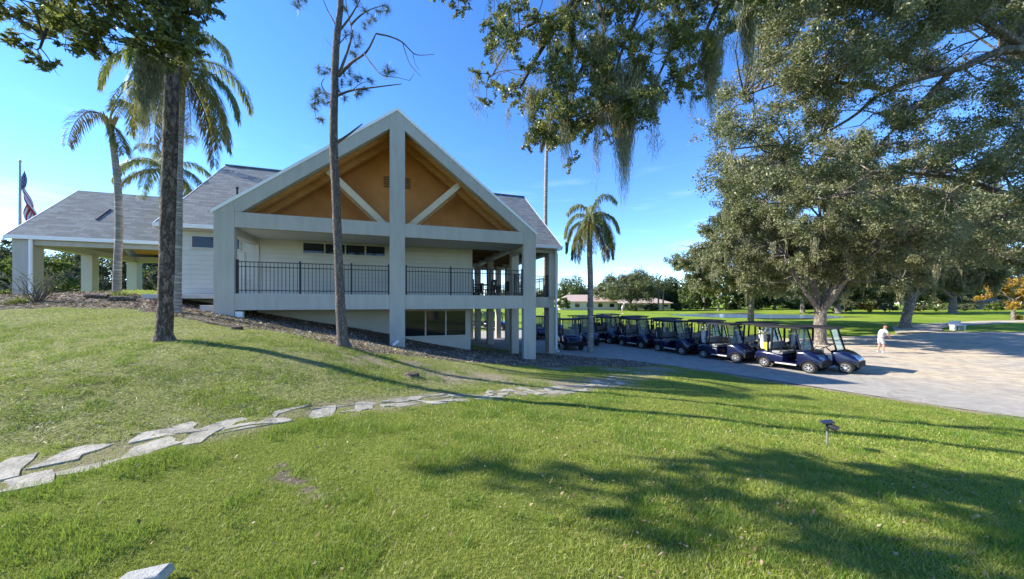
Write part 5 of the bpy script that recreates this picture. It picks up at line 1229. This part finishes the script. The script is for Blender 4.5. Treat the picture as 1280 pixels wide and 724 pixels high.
brs = [([P(421,178), P(432,171), P(453,155,-.1)], .045), ([P(421,120), P(440,113,-.1), P(470,109,-.2), P(502,105,-.3)], .035), ([P(423,95), P(440,78,-.2), P(458,65,-.4), P(470,42,-.5)], .045),
       ([P(470,42,-.5), P(488,46,-.5), P(503,53,-.5), P(516,66,-.5), P(525,69,-.5), P(543,68,-.6)], .022), ([P(503,53,-.5), P(510,75,-.5), P(516,85,-.5), P(527,96,-.5)], .012), ([P(516,66,-.5), P(519,80,-.4), P(525,88,-.4)], .009),
       ([P(424,92), P(434,65,.1), P(440,40,.1), P(434,15,.1), P(430,-20,.1)], .035), ([P(438,32,.1), P(450,20,.1), P(463,12,.2), P(482,6,.2)], .025), ([P(455,67,-.4), P(466,82,-.5), P(478,94,-.6), P(497,97,-.6), P(512,101,-.6)], .016), ([P(512,101,-.6), P(517,93,-.6), P(519,85,-.6)], .008),
       ([P(420,120), P(408,116,.2), P(402,106,.2), P(405,98,.2)], .022), ([P(419,126), P(402,116,.3), P(394,126,.3), P(395,146,.3), P(404,152,.3)], .014), ([P(440,113,-.1), P(452,104,-.1), P(462,103,-.1), P(472,108,-.1)], .010), ([P(419,30), P(410,14,.1), P(402,-5,.1)], .02), ([P(423,40), P(440,18,-.1), P(455,-10,-.1)], .03), ([P(416,60), P(408,50), P(405,45)], .006), ([P(420,-40), P(385,-25), P(375,2)], .02), ([P(424,55), P(438,42,.1), P(446,60,.2)], .014)]
tuf = [P(*q) for q in ((405,92,.2),(398,88,.2),(410,86,.2),(399,112,.3),(393,122,.3),(392,130,.3),(398,127,.3),(408,120,.2),(425,116,.1),(431,124),(438,104),(446,100,-.1),(450,97,-.1),(447,117,-.1),(485,87,-.5),(482,92,-.5),(488,90,-.5),(481,8,.2),(474,14,.2),(484,14,.2),(468,24,.2),(462,28,.2),(456,33,.2),(403,151,.3),(398,148,.3),(394,136,.3),(374,4),(371,8),(380,0),(440,43,.1),(446,58,.2),(441,66,.2),(432,44,.1),(450,50,.2),(430,92),(437,90),(427,105),(412,128),(404,128),(446,118,-.1),(431,10),(446,5),(457,14,.1),(395,118,.3),(444,72,.2),(455,112,-.1),(462,100,-.1))]
TT = Vector((P(426, 0).x, Y0, P(426, 0).z))
for k in range(34): tuf.append(TT+Vector((rnd.uniform(-1.1, 1.1), rnd.uniform(-1.1, 1.1), rnd.uniform(.9, 3.4))))
for k in range(8):
    e = TT+Vector((rnd.uniform(-1, 1), rnd.uniform(-1, 1), rnd.uniform(1, 3))); brs.append(([TT+Vector((0, 0, max(.2, e.z-TT.z-.8))), e], .02))
pine('slender grey barked pine leaning before the gable with sparse needles and dead boughs', [B0, P(426,390), P(422,300), P(420,240), P(417,185), P(418,120), P(420,60), P(426,0), TT+Vector((.1, 0, 2.6))], [k_/2/F*Y0 for k_ in (16.5, 12, 10.3, 10, 9.8, 9.4, 8.6, 8, 6, 3)], brs, tuf, M_PBARK2)
g = ground_at(205, 426); Y0 = g[1]; B0 = Vector((g[0], g[1], gz(*g)-.02))
TT = P(221, -60)+Vector((.2, 0, 3.5)); brs = []; tuf = []
for k in range(16):
    a = k*2.4; s_ = P(220, -60)+Vector((.1, 0, 1.2+k*.15)); e = s_+Vector((math.cos(a)*1.8, math.sin(a)*1.8, .5)); brs.append((curve_pts(s_, e, 0, 3), .03))
    for q in range(7): tuf.append(s_.lerp(e, rnd.uniform(.5, 1.1))+Vector((rnd.uniform(-.35, .35), rnd.uniform(-.35, .35), rnd.uniform(-.2, .4))))
pine('dark rough barked pine trunk rising from the lawn left of the clubhouse', [B0, P(207,380), P(209,300), P(211,230), P(213,160), P(215,90), P(219,20), P(221,-60), TT], [k_/2/F*Y0 for k_ in (18.5, 15.2, 14.5, 14.5, 14.5, 14.2, 14, 13.5, 10, 5)], brs, tuf, M_PBARK)

# ------------------------------------------------------------------ palms
M_FROND = leaf_mat('palm leaflet', [(0, (.07, .11, .024)), (.5, (.16, .20, .05)), (.85, (.26, .28, .08)), (1, (.36, .33, .12))], trans=.5, gloss=.07)
M_FRONDY = leaf_mat('yellowing leaflet', [(0, (.10, .11, .02)), (.5, (.20, .19, .03)), (1, (.36, .28, .06))], trans=.4, gloss=.05)
M_FRONDB = leaf_mat('dead leaflet', [(0, (.09, .075, .06)), (.5, (.17, .145, .12)), (1, (.28, .25, .22))], trans=.2, gloss=.02)
M_RACH = plain('frond stalk', (.13, .14, .04), .6, var=.2)
M_PALMB = bark_mat('ringed palm trunk', (.16, .14, .12), (.40, .37, .33), 2.2, (.6, .6, 5.5), .5)
M_BOOT = plain('palm boots', (.30, .20, .07), .8, var=.3, scale=10)
def frond(root, az, el, L, bend, lf, mat, base=(0, 0, 0), n=52, droop=1.0, wd=.022, tuck=.12):
    d = Vector((math.cos(az)*math.cos(el), math.sin(az)*math.cos(el), math.sin(el))); p = Vector(base); pts = [p.copy()]; K_ = 14
    side = Vector((-math.sin(az), math.cos(az), 0))
    for k in range(K_):
        p = p+d*(L/K_); pts.append(p.copy()); d = (d+Vector((0, 0, -bend/K_*(1+.7*k/K_)))).normalized()
    s_ = MB(); s_.tube(pts, taper(K_+1, .022*L/2.4, .004), 5, cap=False)
    o = s_.build('frond_stalk', M_RACH if mat is not M_FRONDB else M_BARE, root)
    f = np.linspace(tuck, .995, n); tri = []
    PP = np.array([tuple(q) for q in pts]); T_ = np.linspace(0, 1, K_+1)
    for sg in (-1, 1, -1, 1):
        ff = np.clip(f+rng.uniform(-.01, .01, n), 0, 1)
        b = np.stack([np.interp(ff, T_, PP[:, k]) for k in range(3)], -1)
        b2 = np.stack([np.interp(np.minimum(ff+.03, 1), T_, PP[:, k]) for k in range(3)], -1); tg = b2-b; tg /= (np.linalg.norm(tg, axis=1, keepdims=True)+1e-9)
        ln = lf*(.45+.55*np.sin(np.pi*np.clip(ff*.92+.06, 0, 1)))*rng.uniform(.8, 1.15, n)
        up = np.cross(tg, np.tile(np.array(side), (n, 1))); 
        v = np.array(side)*sg*rng.uniform(.55, 1.0, (n, 1))+tg*.55+up*rng.uniform(-.25, .35, (n, 1)); v /= np.linalg.norm(v, axis=1, keepdims=True)
        mid = b+v*(ln*.45)[:, None]; mid[:, 2] -= .10*ln*droop
        v2 = v+np.array([0, 0, -1.5*droop]); v2 /= np.linalg.norm(v2, axis=1, keepdims=True); tip = mid+v2*(ln*.6)[:, None]
        ws = np.cross(v, np.array([0, 0, 1.0])); ws /= (np.linalg.norm(ws, axis=1, keepdims=True)+1e-6); ws *= wd*(.6+.5*rng.random((n, 1)))
        tri.append(np.stack([b-ws*.4, b+ws*.4, mid+ws, mid-ws], 1)); tri.append(np.stack([mid-ws, mid+ws, tip+ws*.12, tip-ws*.12], 1))
    np_mesh('leaflets', np.concatenate(tri), 4, mat, o)
def palm(name, label, path, rad, fronds, lf=.55, wd=.02, boots=True, n=52, droop=1.0):
    base = path[0]; root = empty(name, tuple(base)); tag(root, label, 'palm', 'palms')
    q = poly_pts([base-Vector((0, 0, .25))]+path, 6); rr = np.interp(np.linspace(0, 1, len(q)), np.linspace(0, 1, len(rad)), rad).tolist()
    MB().tube([p-base for p in q], rr, 16, wob=.015).build('trunk', M_PALMB, root, smooth=60)
    top = path[-1]-base
    cr = MB()
    for k in range(10):
        a = k*2.4; cr.tube([top+Vector((0, 0, -.45+.03*k)), top+Vector((math.cos(a)*.10, math.sin(a)*.10, -.1)), top+Vector((math.cos(a)*.24, math.sin(a)*.24, .28))], [rad[-1]*.9, rad[-1]*.7, .015], 6)
    if boots: cr.build('leaf_bases', M_BOOT, root, smooth=60)
    for az, el, L_, bend, mt in fronds: frond(root, R(az), R(el), L_, bend, lf, mt, tuple(top+Vector((0, 0, .05))), n, droop, wd)
    return root
def frset(k, seed, L_=2.6, dead=2, yel=2, e0=80, e1=-25, bend=1.9):
    r_ = random.Random(seed); out = []
    for i in range(k):
        f = i/(k-1); el = e0+(e1-e0)*f; mt = M_FRONDB if i >= k-dead else (M_FRONDY if i >= k-dead-yel else M_FROND)
        out.append((i*137.5+r_.uniform(-12, 12), el, L_*r_.uniform(.85, 1.1), bend*r_.uniform(.8, 1.2)*(1 if f < .8 else .75), mt))
    return out
# leaning palm left
YA = 13.6; ga = ground_at(146, 364); base = at(146, 364, YA); base.z = gz(base.x, YA)
pa = lambda x, y: at(x, y, YA)
fr = [(176, 44, 2.7, 2.7, M_FRONDB), (12, 78, 3.1, 2.3, M_FRONDY), (-10, 64, 2.3, 2.9, M_FRONDY), (-5, -55, 1.5, .5, M_FRONDY)]
palm('queen_palm', 'leaning queen palm left with one brown frond arching toward the flagpole', [base, pa(147,330), pa(149,285), pa(147,230), pa(142,185), pa(137,152)], [.17, .135, .12, .115, .11, .10, .085], fr, .6, .02)
# ringed palm behind the dark trunk
g = ground_at(222, 390); YB = g[1]; base = Vector((g[0], g[1], gz(*g))); pa = lambda x, y: at(x, y, YB)
palm('queen_palm', 'tall queen palm with full drooping crown close behind the dark pine trunk', [base, pa(222,350), pa(223,280), pa(224,200), pa(226,140), pa(228,92)], [.16, .115, .105, .105, .10, .10, .09], frset(20, 5, 2.75, 5, 6, 84, -40, 3.7), .58, .014, n=74)
# small palm behind the roof
YC = 19; base = at(205, 300, YC); base.z = gz(base.x, YC); pa = lambda x, y: at(x, y, YC)
palm('queen_palm', 'shorter green palm whose fronds spread low over the entrance roof', [base, pa(205,300), pa(206,250), pa(207,214)], [.22, .17, .15, .12], frset(15, 9, 3.0, 0, 3, 78, -15, 2.2), .62, .018, n=60)
# palm by the building's right corner
YD = 20.4; base = at(738, 437, YD); base.z = gz(base.x, YD)-.02; pa = lambda x, y: at(x, y, YD)
palm('queen_palm', 'slender queen palm with drooping crown right of the clubhouse among the carts', [base, pa(738,400), pa(738,350), pa(737,310), pa(739,280)], [.25, .20, .17, .165, .16, .13], frset(19, 13, 2.8, 2, 6, 86, -25, 3.3), .62, .02, n=60)
# a tall bare palm far behind the roof, its head lost in the oak leaves
YE = 30; base = at(682, 372, YE); base.z = gz(base.x, YE); pa = lambda x, y: at(x, y, YE)
palm('fan_palm', 'very tall thin palm trunk rising behind the right roof into the oak leaves', [base, pa(682,330), pa(682,260), pa(683,200), pa(684,160)], [.24, .19, .17, .16, .16, .14], frset(16, 17, 1.9, 5, 2, 80, -50, 1.8), .5, .05)
# slim far palms beyond the fairway
for px, top, Y_, lab in ((823, 352, 88, 'slim far palm beyond the fairway, taller of the pair right of the round oak'), (829, 357, 90, 'slim far palm beyond the fairway, shorter of the pair right of the round oak'), (706, 358, 120, 'tiny far palm behind the tan roofed bungalow')):
    b_ = at(px, 386, Y_); b_.z = gz(b_.x, Y_); t_ = at(px, top, Y_)
    palm('fan_palm', lab, [b_, b_.lerp(t_, .5), t_], [.28, .22, .2, .18], frset(13, px, 1.7, 2, 1, 80, -35, 1.6), .7, .09, n=22)

# ------------------------------------------------------------------ trees beyond the fairway and pond, one by one
def far_tree(px, Y, wpx, top, label, mat, n=14000, name='broadleaf_tree', bmat=None, low=.16, leaf=None, group='trees beyond the fairway', cat='tree', trunk=True, asp=1.0):
    b_ = at(px, 385, Y); z = gz(b_.x, Y); w_ = wpx/F*Y/2; zt = EYE+(CY-top)/F*Y; h = zt-z
    c = (b_.x, Y, z+h*(.5+low/2)); r_ = (w_, w_*.8*asp, h*(.5-low/2)); L_ = leaf or Y*.0042
    root = empty(name, (b_.x, Y, z)); tag(root, label, cat, group); sd_ = int(abs(px)*7+Y)
    ncl = max(16, int(34*min(2, w_/5))); cl = ell_clumps((c[0], c[1], c[2]), r_, ncl, .35, -.9, sd_); cr_ = np.random.default_rng(sd_).uniform(.7, 1.3, ncl)*max(.35, min(w_, h)*.22)
    rnd.seed(sd_); t0 = Vector((b_.x, Y, z)); tp = [t0-Vector((0, 0, .3)), t0+Vector((.05, 0, h*.2)), t0+Vector((.15, 0, h*.42))]; tr = max(.06, h*.028)
    limbs = []
    for k in range(5):
        a = k*1.26+rnd.random(); e = Vector((c[0]+math.cos(a)*r_[0]*.6, c[1]+math.sin(a)*r_[1]*.6, c[2]+r_[2]*rnd.uniform(-.1, .5))); q = curve_pts(tp[1+k % 2], e, -.06, 5, .08); limbs.append((q, taper(6, tr*.6, tr*.12)))
    return crowned(root, poly_pts(tp, 3), taper(7, tr*1.25, tr*.8), limbs, cl, cr_, n, L_, L_*.55, mat, bmat or M_OBARK, 0, 8, tr*.14, spread=.16)
far_tree(788, 90, 88, 339, 'broad round oak beyond the fairway in front of the bungalows', M_FAR, 30000, 'broadleaf_tree', low=.12)
far_tree(753, 96, 26, 351, 'yellowish small tree at the left side of the round far oak', M_FRONDY, 5000, low=.05)
far_tree(712, 125, 30, 356, 'far green tree rising behind the tan bungalow roof', M_DARK, 6000); far_tree(790, 84, 26, 378, 'low clipped bush under the round far oak', M_FAR, 4000, 'shrub', low=-.1, cat='shrub'); far_tree(812, 86, 22, 379, 'low dark bush right of the round far oak', M_DARK, 3000, 'shrub', low=-.1, cat='shrub'); far_tree(850, 88, 30, 377, 'low green bush at the right end of the bungalows', M_DARK, 4000, 'shrub', low=-.1, cat='shrub'); far_tree(704, 86, 20, 372, 'low green bush before the cream bungalow', M_BRIGHT, 4000, 'shrub', low=.0, cat='shrub')
far_tree(735, 130, 34, 361, 'pale far tree line tree between bungalow and round oak', M_FAR, 6000)
far_tree(842, 112, 34, 353, 'far dark tree standing behind the slim palms', M_DARK, 8000); far_tree(862, 84, 30, 356, 'bright green leafy tree beyond the fairway left of the dark thicket', M_BRIGHT, 8000, low=.0)
far_tree(880, 92, 50, 338, 'tall dark tree at the left end of the thicket behind the pond', M_DARK, 15000, low=.0); far_tree(898, 80, 40, 350, 'bright green tree in front of the dark thicket', M_BRIGHT, 10000, low=.0)
for i, (px, Y_, wp, top, mt, lab) in enumerate(((925,88,60,335,M_DARK,'dark dense tree behind the slim oak at the pond'), (968,90,60,330,M_DARK,'dark dense tree behind the middle of the pond'), (1010,92,60,326,M_DARK,'dark dense tree behind the stout mossy oak'),
        (1055,86,55,330,M_FAR,'olive tree behind the pond, right of the stout mossy oak'), (1098,84,58,318,M_FAR,'olive tree far behind the standing man'), (1140,90,64,310,M_DARK,'dark tree far behind the forked oak trunk'), (1185,86,64,305,M_FAR,'olive tree far right of the forked oak'),
        (1232,92,70,300,M_DARK,'dark tall tree behind the small tan roofed house'), (1282,80,70,300,M_FAR,'olive tall tree at the right edge behind the golden tree'), (1340,78,80,300,M_DARK,'dark tree beyond the right edge'))):
    far_tree(px, Y_, wp, top, lab, mt, 26000, low=-.2)
far_tree(1266, 45, 56, 342, 'golden orange autumn tree at the right edge', M_GOLD2, 14000, 'autumn_tree', low=.0); far_tree(1084, 66, 16, 377, 'small yellow leaved bush beyond the pond', M_GOLD2, 3000, 'shrub', low=.0, cat='shrub', group='shrubs along the far bank')
for i, (px, wp, top, mt, lab) in enumerate(((1052,22,383,M_GREY,'grey low shrub left of the yellow bush'), (1112,26,380,M_GREY,'grey low shrub right of the yellow bush'), (1150,24,381,M_FAR,'olive low shrub right of the forked oak base'), (1178,26,380,M_BRIGHT,'green low shrub midway to the small house'), (1205,24,379,M_FAR,'olive low shrub left of the small house'), (1243,18,378,M_BRIGHT,'green bush before the small house'))):
    far_tree(px, 68+i, wp, top, lab, mt, 3500, 'shrub', low=.0, cat='shrub', group='shrubs along the far bank')
# greenery left, behind the entrance canopy
for px, Y_, wp, top, mt, lab, n in ((2,36,40,287,M_GREY,'grey twiggy tree at the left edge behind the first column',9000), (14,27,56,318,M_BRIGHT,'bright green shrub at the left edge behind the first column',7000), (60,25,60,322,M_BRIGHT,'lush green shrub between the first two canopy columns',9000), (92,32,52,314,M_GREY,'grey twiggy tree behind the second canopy column',8000),
        (128,30,50,318,M_GREY,'grey shrub right of the second canopy column',7000), (178,31,48,316,M_GREY,'grey shrub behind the innermost canopy column',7000), (205,36,46,318,M_DARK,'dark shrub behind the pine trunk under the canopy',6000), (80,38,70,306,M_DARK,'dark tree deep behind the canopy columns',9000), (150,40,70,309,M_DARK,'dark tree deep behind the leaning palm',9000), (-40,30,60,300,M_DARK,'dark tree outside the left edge',6000)):
    far_tree(px, Y_, wp, top, lab, mt, int(n*1.8), 'shrub' if top > 312 else 'broadleaf_tree', low=-.25, leaf=.17, group='greenery behind the entrance canopy', cat='shrub' if top > 312 else 'tree')
# twiggy shrub in front of the first column
b_ = ground_at(47, 378); root = empty('shrub', (b_[0], b_[1], gz(*b_))); tag(root, 'thin twiggy shrub with pale leaves in front of the first canopy column', 'shrub')
lb = MB(); C_ = []
for k in range(26):
    a = rnd.uniform(0, 6.28); e = Vector((math.cos(a)*rnd.uniform(.2, 1.0), math.sin(a)*rnd.uniform(.2, .8), rnd.uniform(.5, 1.35))); q = curve_pts((rnd.uniform(-.1, .1), 0, -.05), e, -.1, 5, .08); lb.tube(q, taper(6, .014, .004), 4)
    for p_ in q[2:]:
        for _ in range(7): C_.append(tuple(p_+Vector((rnd.gauss(0, .08), rnd.gauss(0, .08), rnd.gauss(0, .08)))))
lb.build('stems', M_BARE, root); np_mesh('leaves', leaf_quads(np.array(C_), .05, .024), 4, M_GREY, root)
for px, py, h_, lab in ((150,372,.35,'low grass clump at the foot of the leaning palm'), (25,380,.3,'low green clump left in the mulch bed')):
    b_ = ground_at(px, py); n = 160; a = rng.uniform(0, 6.28, n); P0 = np.stack([rng.normal(0, .12, n), rng.normal(0, .12, n), np.zeros(n)], -1); tp = P0+np.stack([np.cos(a)*h_*.6, np.sin(a)*h_*.6, h_*rng.uniform(.5, 1, n)], -1); sd_ = np.stack([-np.sin(a), np.cos(a), 0*a], -1)*.012
    o = np_mesh('grass_clump', np.stack([P0-sd_, P0+sd_, tp], 1), 3, M_BRIGHT); o.location = (b_[0], b_[1], gz(*b_)); tag(o, lab, 'plant')

# far-off woods that read as one mass
def woods(X0, X1, Y0_, Y1_, h, n, label, mat, L_):
    k = int((X1-X0)/2.2); g = np.random.default_rng(int(abs(X0)+Y0_)); cx_ = g.uniform(X0, X1, k); cy_ = g.uniform(Y0_, Y1_, k); ch = h*g.uniform(.55, 1.1, k)
    i = g.integers(0, k, n); v = unit(n); q = g.random(n)**.4
    x = cx_[i]+v[:, 0]*q*3.2; y = cy_[i]+v[:, 1]*q*3; z0 = hgt(x, y); z = z0+ch[i]*.48*(1+v[:, 2]*q)+g.normal(0, .3, n)
    o = np_mesh('far_woods', leaf_quads(np.stack([x, y, z], -1), L_, L_*.6), 4, mat); tag(o, label, 'woods', kind='stuff')
woods(18, 150, 98, 122, 11, 150000, 'dark far woods closing the view beyond the pond', M_DARK, .5)
woods(-10, 30, 125, 140, 8.5, 30000, 'low far woods behind the bungalows', M_FAR, .5)
woods(-90, -14, 42, 60, 10.5, 150000, 'dark woods behind the clubhouse at left', M_DARK, .32)
